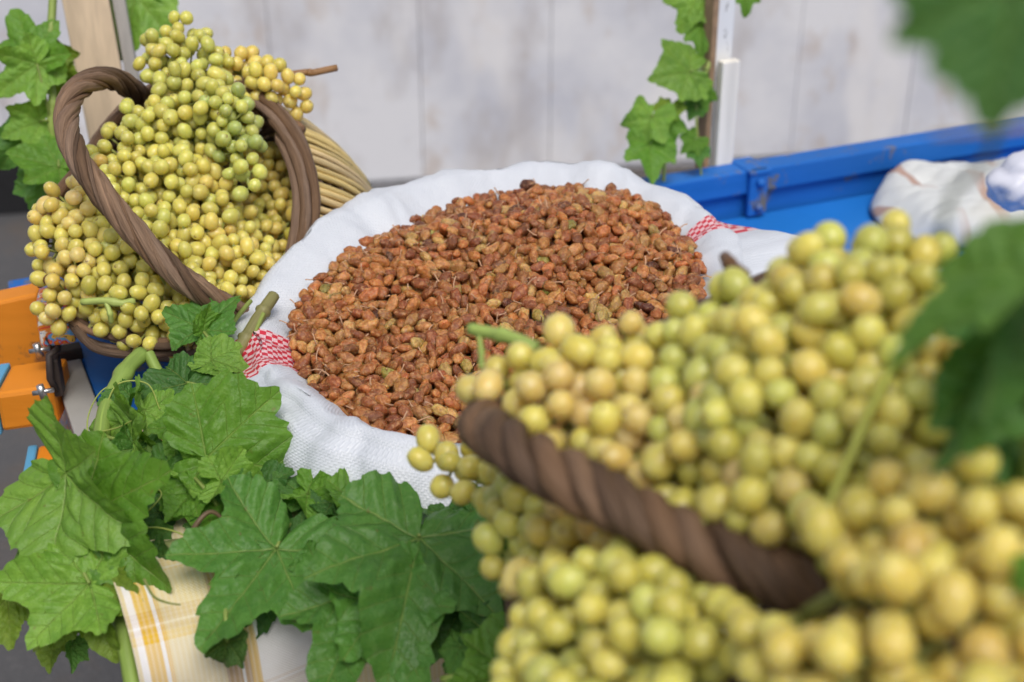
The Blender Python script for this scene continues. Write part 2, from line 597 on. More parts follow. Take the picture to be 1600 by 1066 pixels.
def mat_chipped():
    M = Mat('chipped_white_paint_on_timber', 0.6, 0.3)
    oc = M.coord()
    a = M.noise(1.0, 5, 0.7, M.mapping(oc, (40, 40, 9)))
    M.base(M.ramp(a, [(0.0, (0.05, 0.05, 0.05)), (0.34, (0.12, 0.10, 0.09)), (0.37, (0.78, 0.79, 0.80)), (1.0, (0.84, 0.84, 0.84))]))
    M.bump(a, 0.4, 0.002)
    return M.m


# ================================================================== the setting
A0 = Vector((-0.24, 0.75, 0))                  # front left corner of the cart
E1 = Vector((math.cos(R(24)), math.sin(R(24)), 0))
E2 = Vector((-E1.y, E1.x, 0))
ZV = Vector((0, 0, 1))
FLOOR_Z, SIDE_Z = 0.84, 0.90


def cart(s, t, z):
    return A0 + E1 * s + E2 * t + ZV * z


def build_setting():
    m = MB().box((-40, -40, -0.3), (80, 0, 0), (0, 80, 0), (0, 0, 0.3)).build('ground', mat_ground(), smooth=False)
    tag(m, kind='structure')
    wm = mat_wall()
    a, b = Vector((-1.45, 3.75, 0)), Vector((1.37, 4.27, 0))
    d = (b - a).normalized()
    nrm = Vector((-d.y, d.x, 0))
    root = thing('wall', a, 'pale stained wall of tall upright panels behind the cart', 'wall')
    pos, k = -4.2, 0
    MB().box(a + d * -4.2 + nrm * 0.0125, d * 11.6, nrm * 0.15, ZV * 3.2).build('backing', mat_plain('wall_backing', (0.55, 0.54, 0.57)), root, smooth=False)
    while pos < 7.2:
        wd = [0.40, 0.36, 0.37, 0.42, 0.38][k % 5]
        MB().box(a + d * pos + nrm * random.uniform(0, 0.004) + ZV * 0.02, d * (wd - 0.002), nrm * 0.007, ZV * 3.15, 0.001).build('panel', wm, root, smooth=False)
        pos += wd
        k += 1
    MB().box(a + d * -4.2 - nrm * 0.03, d * 5.0, nrm * 0.026, ZV * 0.17, 0.004).build('plinth', mat_plain('black_plinth', (0.014, 0.014, 0.016), 0.6), root, smooth=False)
    MB().box(a + d * -0.22 - nrm * 0.05 + ZV * 0.18, d * 0.22, nrm * 0.048, ZV * 3.0, 0.006).build('pilaster', mat_plain('brown_grey_render', (0.33, 0.29, 0.27), 0.8), root, smooth=False)


build_setting()


def build_cart():
    blue = mat_paint('blue_gloss_paint', (0.007, 0.135, 0.50), (0.16, 0.15, 0.14), 0.5, 0.60, 12)
    blue2 = mat_paint('bright_blue_floor_paint', (0.010, 0.175, 0.58), (0.12, 0.11, 0.10), 0.45, 0.70)
    orange = mat_paint('orange_gloss_paint', (0.72, 0.24, 0.012), (0.26, 0.10, 0.03), 0.5, 0.56, 11)
    folk, tin = mat_folk(), mat_spotted_tin()
    iron = mat_plain('rusty_iron', (0.06, 0.045, 0.04), 0.6, 0.3)
    steel = mat_plain('zinc_steel', (0.55, 0.55, 0.56), 0.35, 0.9)
    ltblue = mat_paint('light_blue_paint', (0.10, 0.36, 0.60), (0.2, 0.15, 0.1), 0.45, 0.66)
    root = thing('painted_cart', cart(0.9, 0.3, 0), 'wooden market cart painted blue inside with orange tailboards and floral end board', 'cart')
    for i in range(6):
        MB().box(cart(0.022, 0.005 + i * 0.099, FLOOR_Z - 0.025 - 0.001 * (i % 2)), E1 * 1.93, E2 * 0.0965, ZV * 0.025, 0.002).build('floor_plank', blue2, root, smooth=False)
    # rear side: a low board with a proud upper rail
    sb = MB().box(cart(-0.02, 0.602, FLOOR_Z - 0.06), E1 * 2.0, E2 * 0.022, ZV * (SIDE_Z - FLOOR_Z + 0.028), 0.002).build('side_board', blue, root, smooth=False)
    MB().box(cart(-0.02, 0.592, SIDE_Z - 0.031), E1 * 2.0, E2 * 0.034, ZV * 0.031, 0.003).build('side_rail', blue, root, smooth=False)
    for s in (0.30, 0.84, 1.42):
        st = MB().box(cart(s, 0.584, FLOOR_Z + 0.002), E1 * 0.026, E2 * 0.0075, ZV * 0.060, 0.002)
        st.box(cart(s - 0.002, 0.582, SIDE_Z - 0.004), E1 * 0.030, E2 * 0.05, ZV * 0.006, 0.0015)
        st = st.build('strap', blue, root, smooth=False)
        for z in (0.014, 0.046):
            MB().tube([cart(s + 0.013, 0.5845, FLOOR_Z + z), cart(s + 0.013, 0.579, FLOOR_Z + z), cart(s + 0.013, 0.577, FLOOR_Z + z)], [0.0055, 0.005, 0.003], 8).build('rivet', blue, st)
    # front side, under the cloth
    MB().box(cart(0.0, -0.022, FLOOR_Z - 0.06), E1 * 1.95, E2 * 0.022, ZV * 0.164, 0.002).build('side_board', blue, root, smooth=False)
    # left end: board with a tin capping, painted inside face
    MB().box(cart(0.0, 0.0, FLOOR_Z - 0.06), E1 * 0.020, E2 * 0.60, ZV * 0.115, 0.002).build('end_board', folk, root, smooth=False)
    MB().box(cart(-0.005, 0.215, SIDE_Z - 0.004), E1 * 0.026, E2 * 0.20, ZV * 0.007, 0.0015).build('capping', tin, root, smooth=False)
    MB().box(cart(-0.006, 0.42, SIDE_Z - 0.004), E1 * 0.030, E2 * 0.016, ZV * 0.014, 0.0015).build('clamp_bar', iron, root, smooth=False)
    MB().box(cart(-0.012, 0.195, SIDE_Z - 0.05), E1 * 0.038, E2 * 0.018, ZV * 0.055, 0.003).build('corner_iron', iron, root, smooth=False)
    MB().box(cart(0.0225, 0.30, SIDE_Z - 0.012), E1 * 0.11, E2 * 0.22, ZV * 0.012, 0.002).build('ledge', blue, root, smooth=False)
    MB().box(cart(0.0225, 0.10, SIDE_Z - 0.013), E1 * 0.10, E2 * 0.198, ZV * 0.012, 0.002).build('painted_board', folk, root, smooth=False)
    MB().box(cart(0.024, 0.215, FLOOR_Z + 0.001), E1 * 0.105, E2 * 0.004, ZV * 0.046, 0.001).build('painted_panel', folk, root, smooth=False)
    # orange tailboards leaning out to the side
    p0 = px(-170, 508, 1.27)
    p1 = px(58, 459, 1.27)
    ex = (p1 - p0)
    back = Vector((-ex.y, ex.x, 0)).normalized()
    MB().box(p0 - ZV * 0.075, ex, back * 0.03, ZV * 0.075, 0.003).build('tailboard', orange, root, smooth=False)
    q0, q1 = px(-8, 617, 1.20), px(84, 604, 1.20)
    ex2 = q1 - q0
    b2 = Vector((-ex2.y, ex2.x, 0)).normalized()
    st = MB().box(q0 - ZV * 0.037, ex2, b2 * 0.055, ZV * 0.037, 0.004).build('step_board', orange, root, smooth=False)
    MB().box(q0 - ZV * 0.040 - ex2.normalized() * 0.0105, ex2.normalized() * 0.010, b2 * 0.056, ZV * 0.042, 0.002).build('end_cap', ltblue, root, smooth=False)
    k0 = px(64, 545, 1.225)
    MB().box(k0, Vector((0.028, 0.01, 0)), Vector((-0.01, 0.05, 0)), ZV * 0.040, 0.003).build('painted_block', folk, root, smooth=False)
    r0 = px(52, 752, 1.20)
    MB().box(r0 - ZV * 0.04, Vector((0.04, 0.012, 0)), Vector((-0.01, 0.05, 0)), ZV * 0.045, 0.003).build('lower_bracket', [orange], root, smooth=False)
    MB().box(r0 - ZV * 0.041 - Vector((0.0085, 0.001, 0)), Vector((0.008, 0.002, 0)), Vector((-0.01, 0.05, 0)), ZV * 0.047, 0.002).build('end_cap', ltblue, root, smooth=False)
    # latch bolts with wing nuts
    for (u, v, dd) in ((74, 528, 1.225), (80, 592, 1.19)):
        c = px(u, v, dd)
        hook = MB().tube([c + Vector((0.006, 0.012, 0.022)), c + Vector((0.0, 0.004, 0.02)), c + Vector((-0.001, 0, 0)), c + Vector((0.002, 0.002, -0.012))], 0.0030, 8).build('latch', iron, root)
        nut = MB().tube([c + Vector((0.005, -0.012, -0.004)), c + Vector((-0.012, -0.0145, -0.006))], 0.0022, 8)
        nut.tube([c + Vector((-0.0035, -0.0135, -0.011)), c + Vector((-0.0055, -0.0135, 0.001))], [0.0035, 0.0035], 6)
        nut.build('wing_nut', steel, hook)
        MB().box(c + Vector((-0.002, 0.006, -0.022)), Vector((0.007, 0.002, 0)), Vector((-0.002, 0.015, 0)), ZV * 0.036, 0.002).build('hinge_plate', iron, root, smooth=False)
    for s in (0.12, 1.8):
        for t in (0.05, 0.52):
            MB().box(cart(s, t, 0.0), E1 * 0.05, E2 * 0.05, ZV * (FLOOR_Z - 0.075), 0.003).build('leg', iron, root, smooth=False)
    for t in (0.05, 0.52):
        MB().box(cart(0.03, t + 0.002, FLOOR_Z - 0.074), E1 * 1.9, E2 * 0.045, ZV * 0.047, 0.003).build('chassis_beam', iron, root, smooth=False)


build_cart()


def build_posts():
    pine = mat_wood('fresh_pine', (0.70, 0.55, 0.39))
    cream = mat_wood('pale_cream_batten', (0.88, 0.84, 0.76))
    root = thing('timber_post', px(205, 420, 1.62), 'leaning raw pine post behind the wicker basket', 'post')
    a, b = px(122, -60, 1.50), px(212, 420, 1.62)
    ax = (a - b)
    side = Vector((1, 0.25, 0)).normalized()
    dep = Vector((-0.25, 1, 0)).normalized()
    MB().box(b - side * 0.024, side * 0.048, dep * 0.025, ax, 0.002).build('plank', pine, root, smooth=False)
    b2 = b + side * 0.0265 + dep * 0.012
    MB().box(b2, side * 0.014, dep * 0.03, ax, 0.002).build('rear_batten', mat_wood('grey_weathered_batten', (0.42, 0.40, 0.38)), root, smooth=False)
    sx = min((abs(uv_of(cart(k * 0.002, 0.63, SIDE_Z))[0] - 1116), k * 0.002) for k in range(200, 700))[1]
    base = cart(sx, 0.626, 0)
    root = thing('white_post', base, 'slim white painted post with cream batten standing on the blue side board', 'post')
    k = Vector((0, 0, 1))
    top = Vector((0.0, 0, 1.0))
    MB().box(base + E1 * 0.0 + ZV * (FLOOR_Z - 0.1) + E2 * 0.018, E1 * 0.023, E2 * 0.018, top, 0.0015).build('upright', mat_chipped(), root, smooth=False)
    MB().box(base - E1 * 0.009 + ZV * (FLOOR_Z - 0.1) + E2 * 0.014, E1 * 0.0075, E2 * 0.022, top, 0.0015).build('inner_batten', mat_plain('brown_edge', (0.34, 0.22, 0.13), 0.7), root, smooth=False)
    MB().box(base + E1 * 0.0 + ZV * (SIDE_Z - 0.03), E1 * 0.024, E2 * 0.013, ZV * 0.158, 0.0015).build('batten', cream, root, smooth=False)


build_posts()


# ------------------------------------------------------------------ cloths
def add_uv(o, name, uvs):
    me = o.data
    lay = me.uv_layers.new(name=name)
    idx = np.empty(len(me.loops), dtype=np.int32)
    me.loops.foreach_get('vertex_index', idx)
    lay.data.foreach_set('uv', np.asarray(uvs, dtype=np.float32)[idx].ravel())


def build_plaid():
    """Cotton cloth over the front side board and the left end, hanging down in folds."""
    P, UV = [], []
    zt = 0.948
    ns, ntt = 120, 90
    for j in range(ntt):
        t = 0.15 + j / (ntt - 1) * 0.65                    # metres along the cloth, from inside the cart over the front and down
        row = []
        for i in range(ns):
            s = -0.018 + i / (ns - 1) * 0.80
            if t < 0.30:
                off, z = 0.27 - t, zt
            elif t < 0.36:
                a = (t - 0.30) / 0.06 * math.pi / 2
                off, z = -0.03 - 0.036 * math.sin(a) + 0.0, zt - 0.036 * (1 - math.cos(a))
            else:
                off, z = -0.066, zt - 0.036 - (t - 0.36)
            drop = max(0, zt - z)
            f = min(1, drop / 0.2)
            fold = (0.012 * math.sin(s * 42 + 1.3 * math.sin(s * 11)) + 0.006 * math.sin(s * 91 + 2)) * f
            nz = noise.noise(Vector((s * 9, t * 9, 3.1)))
            p = cart(s + 0.004 * nz + 0.03 * f * (0.5 - s), off - fold - 0.004 * f, z + 0.004 * nz * (1 - f) + (0.003 if t < 0.3 else 0))
            row.append(p)
            UV.append((s, t))
        P.append(row)
    o = MB().grid(P).build('plaid_cloth', mat_plaid())
    add_uv(o, 'weave', UV)
    m = o.modifiers.new('thickness', 'SOLIDIFY')
    m.thickness = 0.0012
    tag(o, 'yellow and white plaid cloth hanging over the cart edge under the vine leaves', 'cloth')


build_plaid()


def build_print_cloth():
    """A crumpled sack-like cloth lying on the blue cart floor."""
    c = pz(1545, 335, FLOOR_Z)
    P, UV = [], []
    n, m = 70, 60
    ax, ay = Vector((0.97, 0.25, 0)).normalized(), Vector((-0.25, 0.97, 0)).normalized()
    for j in range(m):
        row = []
        for i in range(n):
            s, t = i / (n - 1) * 2 - 1, j / (m - 1) * 2 - 1
            # rounded-square footprint
            k = math.sqrt(max(1e-6, 1 - 0.36 * s * s * t * t * 1.6))
            x, y = s * 0.150 * k * (1 - 0.08 * t), t * 0.110 * k
            e = max(abs(s), abs(t))
            h = 0.040 * (1 - e ** 5) + 0.004
            q = Vector((x * 16, y * 16, 1.7))
            h += (0.011 * noise.noise(q) + 0.008 * (0.3 - abs(noise.noise(q * 1.9))) + 0.003 * noise.noise(q * 5)) * (1 - e ** 8)
            h += 0.010 * math.exp(-((x + 0.6 * y + 0.03) / 0.013) ** 2) * (1 - e ** 6)
            row.append(c + ax * x + ay * y + ZV * max(0.003, h))
            UV.append((x, y))
        P.append(row)
    o = MB().grid(P).build('printed_cloth', mat_printed())
    add_uv(o, 'weave', UV)
    sm = o.modifiers.new('thickness', 'SOLIDIFY')
    sm.thickness = 0.003
    sm.offset = 1
    tag(o, 'crumpled white cloth with brown print lying on the blue cart floor', 'cloth')
    # white plastic bag, knotted into a ball, on top of the cloth
    bm = bmesh.new()
    bmesh.ops.create_icosphere(bm, subdivisions=4, radius=1)
    bc = px(1592, 292, 1.50)
    for v in bm.verts:
        d = v.co.normalized()
        r = 0.028 * (1 + 0.22 * noise.noise(d * 1.9 + Vector((4, 1, 2))) + 0.08 * abs(noise.noise(d * 5)))
        if d.z > 0.75:
            r *= 1 + (d.z - 0.75) * 1.6
        v.co = bc + Vector((d.x * r * 1.15, d.y * r, d.z * r * 0.95))
    me = bpy.data.meshes.new('plastic_bag')
    bm.to_mesh(me)
    bm.free()
    me.polygons.foreach_set('use_smooth', [True] * len(me.polygons))
    o = link('plastic_bag', me, mat_plain('thin_white_plastic', (0.66, 0.68, 0.78), 0.4, 0, 0.06, 40))
    tag(o, 'small crumpled white plastic bag lying on the printed cloth', 'bag')


build_print_cloth()


# ------------------------------------------------------------------ the sack
CREST = [(394, 500, 1.135), (416, 436, 1.175), (478, 371, 1.22), (560, 318, 1.265), (650, 281, 1.305), (750, 266, 1.33), (850, 252, 1.35),
         (940, 260, 1.345), (1020, 288, 1.32), (1085, 322, 1.285), (1128, 360, 1.245), (1150, 430, 1.18), (1130, 540, 1.09), (1060, 630, 1.01),
         (960, 680, 0.965), (850, 694, 0.945), (740, 692, 0.945), (645, 684, 0.95), (560, 668, 0.965), (490, 632, 0.995), (436, 590, 1.035), (403, 545, 1.085)]
NR_S = 330
_cp = [px(*c) for c in CREST]
_cl = spline([_cp[-2], _cp[-1]] + _cp + [_cp[0], _cp[1]], (len(_cp) + 3) * 60 + 1)
_cl = _cl[120:-60]                                  # one full turn
_len = [0.0]
for i in range(1, len(_cl)):
    _len.append(_len[-1] + (_cl[i] - _cl[i - 1]).length)
TOTAL = _len[-1]
crest = []
j = 0
for i in range(NR_S):
    want = TOTAL * i / NR_S
    while _len[j + 1] < want:
        j += 1
    f = (want - _len[j]) / max(1e-9, _len[j + 1] - _len[j])
    crest.append(_cl[j].lerp(_cl[j + 1], f))
CEN = sum(crest, Vector()) / NR_S


def crest_u(u, v):
    """Arc length at the crest point seen nearest to pixel (u, v)."""
    best = min(range(NR_S), key=lambda i: (uv_of(crest[i])[0] - u) ** 2 + (uv_of(crest[i])[1] - v) ** 2)
    return TOTAL * best / NR_S


_b1a, _b1b = crest_u(415, 574), crest_u(397, 522)
_b2 = crest_u(1112, 352)
SACK_BANDS = [(min(_b1a, _b1b), max(_b1a, _b1b)), (_b2 - 0.014, _b2 + 0.014)]
U_R = _b2


def build_sack():
    prof = [(-0.085, -0.12), (-0.070, -0.080), (-0.056, -0.052), (-0.042, -0.033), (-0.029, -0.019), (-0.017, -0.008), (-0.008, -0.001), (-0.001, 0.0015), (0.006, 0.0),
            (0.011, -0.006), (0.015, -0.017), (0.019, -0.032), (0.022, -0.047), (0.022, -0.060), (0.018, -0.072), (0.012, -0.076), (0.008, -0.070), (0.009, -0.09), (0.012, -0.12), (0.004, -0.15), (-0.02, -0.175)]
    n = 64
    pl = spline([Vector((a, 0, b)) for a, b in prof], n)
    al = [0.0]
    for i in range(1, n):
        al.append(al[-1] + (pl[i] - pl[i - 1]).length)
    rows = [[] for _ in range(n)]
    UV = [[] for _ in range(n)]
    for i in range(NR_S + 1):
        c = crest[i % NR_S]
        tn = (crest[(i + 2) % NR_S] - crest[i - 2 if i > 1 else NR_S - 2 + i]).normalized()
        o = tn.cross(ZV)
        if o.dot(c - CEN) < 0:
            o = -o
        o.z = 0
        o.normalize()
        u = TOTAL * i / NR_S
        uc = TOTAL * (i % NR_S) / NR_S
        ang = 2 * math.pi * i / NR_S
        cyc = Vector((math.cos(ang), math.sin(ang), 0))
        pu, pv, pd = uv_of(c)
        c = c + ZV * (0.0045 * (abs(noise.noise(cyc * 3.2 + Vector((1, 9, 4)))) * 2 - 0.5)) + o * (0.004 * noise.noise(cyc * 7))
        left = math.exp(-((pu - 440) / 130) ** 2)
        flap = math.exp(-((uc - U_R - 0.045) / 0.04) ** 2)
        front = 1.0 if pv > 600 else max(0, (pv - 450) / 150)
        for k in range(n):
            q = pl[k]
            x, z = q.x, q.z
            if x < 0 and z > -0.08:
                x *= 1 + 0.45 * left + 0.25 * (1 - front) - 0.45 * front
            if k > n * 0.45:
                x += flap * 0.062 * math.exp(-((z + 0.035) / 0.03) ** 2) + flap * 0.012
                z += flap * 0.016 * math.exp(-((z + 0.02) / 0.02) ** 2)
                x *= 1 + 0.85 * front
            p = c + o * x + ZV * z
            w1 = noise.noise(cyc * 5.5 + Vector((0, 0, al[k] * 7)))
            w2 = noise.noise(cyc * 15 + Vector((3, 0, al[k] * 22)))
            w3 = noise.noise(p * 75)
            w4 = noise.noise(p * 190)
            w5 = noise.noise(cyc * 3.6 + Vector((7, 2, al[k] * 14)))
            crease = max(0, 1 - abs(w5) * 9)
            amp = 1.0 - 0.35 * math.exp(-((x) / 0.006) ** 2)
            dn = (o * (1 if x > 0 else -0.4) + ZV * 0.6)
            p = p + dn * ((0.0085 * w1 + 0.0022 * w2 - 0.0022 * crease) * amp + 0.0009 * w3 + 0.0004 * w4)
            if p.z < FLOOR_Z + 0.004:
                p.z = FLOOR_Z + 0.004
            rows[k].append(p)
            UV[k].append((u, al[k]))
    mb = MB().grid(rows)
    # bottom
    b = len(mb.v)
    mb.v.append(Vector((CEN.x, CEN.y, FLOOR_Z + 0.003)))
    base = (n - 1) * (NR_S + 1)
    for i in range(NR_S):
        mb.f.append((base + i, base + i + 1, b))
        mb.mi.append(0)
    o = mb.build('sack', mat_sack())
    add_uv(o, 'weave', [q for r in UV for q in r] + [(0, 0)])
    tag(o, 'open white woven plastic sack with red checked bands, full of raisins', 'sack')
    return o


build_sack()

# raisin heap surface: a tilted plane fitted to the mouth of the sack, domed towards the back
_arr = np.array([tuple(c) for c in crest])
_A = np.c_[_arr[:, 0], _arr[:, 1], np.ones(len(_arr))]
_pl = np.linalg.lstsq(_A, _arr[:, 2], rcond=None)[0]
_pk = pz(890, 330, 1.045)
_pk2 = pz(690, 430, 1.02)


def heap_z(x, y):
    z = _pl[0] * x + _pl[1] * y + _pl[2] - 0.026
    z += 0.030 * math.exp(-((x - _pk.x) ** 2 + (y - _pk.y) ** 2) / 0.10 ** 2)
    z += 0.012 * math.exp(-((x - _pk2.x) ** 2 + (y - _pk2.y) ** 2) / 0.11 ** 2)
    z += 0.007 * noise.noise(Vector((x * 14, y * 14, 0.3)))
    return z


INNER = []
for i in range(0, NR_S, 3):
    c = crest[i]
    o = (CEN - c)
    o.z = 0
    o.normalize()
    pv = uv_of(c)[1]
    front = 1.0 if pv > 600 else max(0, (pv - 450) / 150)
    left = math.exp(-((uv_of(c)[0] - 440) / 130) ** 2)
    INNER.append(c + o * (0.030 + 0.012 * left - 0.020 * front))


def inside(x, y):
    c, n = False, len(INNER)
    for i in range(n):
        a, b = INNER[i], INNER[i - 1]
        if (a.y > y) != (b.y > y) and x < (b.x - a.x) * (y - a.y) / (b.y - a.y) + a.x:
            c = not c
    return c


def raisin_variants(k):
    out = []
    for i in range(k):
        bm = bmesh.new()
        bmesh.ops.create_icosphere(bm, subdivisions=3, radius=1)
        el = random.uniform(0.56, 0.76)
        fl = random.uniform(0.48, 0.66)
        off = Vector((i * 7.3, i * 3.1, i * 1.7))
        dents = [Vector((random.gauss(0, 0.7), random.gauss(0, 1), random.gauss(0, 1))).normalized() for _ in range(3)]
        for v in bm.verts:
            d = v.co.normalized()
            r = 1 + 0.16 * noise.noise(d * 1.3 + off)
            wv = Vector((d.x * 1.4, d.y * 3.0, d.z * 3.0)) + off
            ridge = abs(noise.noise(wv * 1.25))
            r += 0.30 * (min(ridge, 0.4) - 0.22) + 0.05 * noise.noise(wv * 3.2)
            for q in dents:
                r -= 0.15 * math.exp(-((d - q).length / 0.45) ** 2)
            v.co = Vector((d.x * r, d.y * r * el, d.z * r * fl))
            if i % 5 == 2:
                v.co.z += 0.25 * v.co.x ** 2 - 0.1
        bm.verts.index_update()
        mb = MB()
        mb.v = [v.co.copy() for v in bm.verts]
        mb.f = [tuple(v.index for v in f.verts) for f in bm.faces]
        mb.mi = [0] * len(mb.f)
        bm.free()
        if i % 5 in (0, 3):
            a = random.uniform(-0.7, 0.7)
            L = random.uniform(0.5, 1.05)
            mb.tube([(0.85, 0, 0), (1.0 + 0.35 * L, 0.2 * a, 0.1), (1.0 + 0.7 * L, 0.6 * a, 0.25), (1 + L, 1.1 * a, 0.3)], [0.10, 0.07, 0.065, 0.085], 5, mi=1)
        out.append(mb)
    return out


def raisin_colour():
    k = random.random()
    if k < 0.025:
        c = (0.16, 0.06, 0.028)
    elif k < 0.34:
        c = (0.34, 0.125, 0.043)
    elif k < 0.74:
        c = (0.50, 0.205, 0.062)
    elif k < 0.92:
        c = (0.56, 0.28, 0.092)
    elif k < 0.993:
        c = (0.62, 0.40, 0.14)
    else:
        c = (0.38, 0.34, 0.08)
    f = random.uniform(0.70, 1.15)
    return tuple(min(0.9, q * f * random.uniform(0.92, 1.08)) for q in c)


def build_raisins():
    re = 0.0046
    xs = [p.x for p in INNER]
    ys = [p.y for p in INNER]
    x0, x1, y0, y1 = min(xs), max(xs), min(ys), max(ys)
    grid, pts = {}, []
    cell = 2 * re

    def support(x, y):
        z = heap_z(x, y) - 0.013
        ci, cj = int(x // cell), int(y // cell)
        for a in (-1, 0, 1):
            for b in (-1, 0, 1):
                for q in grid.get((ci + a, cj + b), ()):
                    d2 = (q[0] - x) ** 2 + (q[1] - y) ** 2
                    if d2 < cell * cell:
                        z = max(z, q[2] + math.sqrt(cell * cell - d2) * 0.8)
        return z
    tries = 0
    while len(pts) < 4400 and tries < 40000:
        tries += 1
        x, y = random.uniform(x0, x1), random.uniform(y0, y1)
        best = None
        for _ in range(7):
            xx, yy = x + random.gauss(0, 0.004), y + random.gauss(0, 0.004)
            if not inside(xx, yy):
                continue
            z = support(xx, yy)
            if best is None or z - heap_z(xx, yy) < best[3]:
                best = (xx, yy, z, z - heap_z(xx, yy))
        if best is None or best[3] > 0.011:
            continue
        grid.setdefault((int(best[0] // cell), int(best[1] // cell)), []).append(best)
        pts.append(best)
    # a few strays on the cuff
    for (u, v) in ((430, 512), (440, 520), (452, 510), (462, 520), (446, 545), (456, 556), (1105, 432), (1116, 440)):
        pass
    # what lies on top, and which of it shows largest
    P = np.array([p[:3] for p in pts])
    keep, show = [], []
    for i, p in enumerate(pts):
        cover = 0
        top = -1
        ci, cj = int(p[0] // cell), int(p[1] // cell)
        for a in (-1, 0, 1):
            for b in (-1, 0, 1):
                for q in grid.get((ci + a, cj + b), ()):
                    d2 = (q[0] - p[0]) ** 2 + (q[1] - p[1]) ** 2
                    if d2 < (1.3 * re) ** 2 and q[2] > p[2] + 0.6 * re:
                        cover += 1
        if cover >= 3:
            continue
        keep.append(i)
        u, v, d = uv_of(p[:3])
        hidden = v > 480 and u > 728 + max(0, (500 - v)) * 4
        if cover == 0 and not hidden:
            show.append((d, i))
    show.sort()
    chosen = set(i for _, i in show[:300])
    V = raisin_variants(15)
    skin, heap = mat_raisin(False), mat_raisin(True)
    stalk = mat_plain('dry_pale_stalk', (0.55, 0.33, 0.20), 0.7)
    meshes = []
    for mb in V:
        me = mb.mesh('raisin')
        me.materials.append(skin)
        me.materials.append(stalk)
        meshes.append(me)
    low = [(np.array([tuple(v) for v in mb.v]), mb) for mb in V]
    vs, fs, mis, tint, rest = [], [], [], [], []
    nv = 0
    for i in keep:
        x, y, z = pts[i][:3]
        e = 0.003
        nrm = Vector((-(heap_z(x + e, y) - heap_z(x - e, y)) / (2 * e), -(heap_z(x, y + e) - heap_z(x, y - e)) / (2 * e), 1)).normalized()
        q = nrm.to_track_quat('Z', 'Y') @ Quaternion((0, 0, 1), random.uniform(0, 2 * math.pi)) @ Quaternion((0, 1, 0), random.gauss(0, 0.42)) @ Quaternion((1, 0, 0), random.gauss(0, 0.6))
        sc = random.uniform(0.0058, 0.0086) * (1.12 if random.random() < 0.08 else 1)
        k = random.randrange(len(V))
        c = raisin_colour()
        if i in chosen:
            o = bpy.data.objects.new('raisin', meshes[k])
            C.objects.link(o)
            o.matrix_world = Matrix.LocRotScale(Vector((x, y, z)), q, Vector((sc, sc, sc)))
            o.color = (*c, 1)
            tag(o, 'wrinkled amber raisin in the nearest part of the heap', 'raisin', 'raisins lying nearest the front of the sack')
        else:
            pv, mb = low[k]
            M3 = np.array(q.to_matrix())
            vs.append(pv @ M3.T * sc + np.array((x, y, z)))
            fs += [tuple(nv + a for a in f) for f in mb.f]
            mis += mb.mi
            tint.append(np.tile((*c, 1.0), (len(pv), 1)))
            rest.append(pv + rng.uniform(-20, 20, 3))
            nv += len(pv)
    me = bpy.data.meshes.new('raisins')
    me.from_pydata(np.concatenate(vs).tolist(), [], fs)
    me.polygons.foreach_set('use_smooth', [True] * len(me.polygons))
    me.polygons.foreach_set('material_index', mis)
    me.materials.append(heap)
    me.materials.append(stalk)
    at = me.color_attributes.new('tint', 'FLOAT_COLOR', 'POINT')
    at.data.foreach_set('color', np.concatenate(tint).astype(np.float32).ravel())
    at = me.attributes.new('rest', 'FLOAT_VECTOR', 'POINT')
    at.data.foreach_set('vector', np.concatenate(rest).astype(np.float32).ravel())
    o = bpy.data.objects.new('raisins', me)
    C.objects.link(o)
    tag(o, 'heap of amber brown raisins filling the white sack', 'raisins', kind='stuff')
    print('raisins', len(pts), 'kept', len(keep), 'tris', len(fs))


build_raisins()


# ================================================================== baskets
TWIG = mat_tinted('peeled_willow_twig', 0.62, 0.3, bump=0.9, bd=0.002)
STRAW = mat_tinted('straw_cane', 0.5, 0.4, dark=(0.8, 0.77, 0.68), light=(1.1, 1.1, 1.05), bump=0.3)
STEM = mat_tinted('green_stem', 0.5, 0.4, dark=(0.8, 0.78, 0.7), light=(1.15, 1.12, 1.0), bump=0.25, bd=0.0008)


def brown():
    f = random.uniform(0.6, 1.5)
    g = random.uniform(0.0, 1.0)
    return ((0.235 - 0.05 * g) * f, (0.140 - 0.012 * g) * f, (0.082 + 0.012 * g) * f)


def straw():
    f = random.uniform(0.8, 1.1)
    return (0.88 * f, 0.68 * f, 0.33 * f * random.uniform(0.8, 1.15))


def twisted_handle(root, path, rad, strands, turns, thick, bold=False):
    pts = spline(path, 160)
    T, X, Y = frames(pts)
    core = MB().tube(pts, rad * 0.55, 10).build('handle', TWIG, root, color=(0.08, 0.055, 0.04))
    for k in range(strands):
        q, rr = [], []
        ph = 2 * math.pi * k / strands + random.uniform(-0.12, 0.12)
        for i, p in enumerate(pts):
            t = i / 159
            a = ph + 2 * math.pi * turns * (t + 0.012 * math.sin(9 * t + k))
            r = rad * (0.64 + 0.16 * noise.noise(Vector((k * 5.0, t * 9, 0))))
            q.append(p + X[i] * math.cos(a) * r + Y[i] * math.sin(a) * r)
            rr.append(thick * (1 + 0.32 * noise.noise(Vector((k * 3.0, t * 12, 4)))))
        MB().tube(q, rr, 10, jit=0.22).build('strand', TWIG, core, color=brown())
        if not bold:
            # split thinner withies lying in the grooves
            q2 = []
            for i, p in enumerate(pts):
                t = i / 159
                a = ph + math.pi / strands + 2 * math.pi * turns * (t + 0.01 * math.sin(7 * t + k))
                r = rad * 0.86
                q2.append(p + X[i] * math.cos(a) * r + Y[i] * math.sin(a) * r)
            MB().tube(q2, thick * 0.42, 6, jit=0.1).build('strand', TWIG, core, color=brown())
    return pts


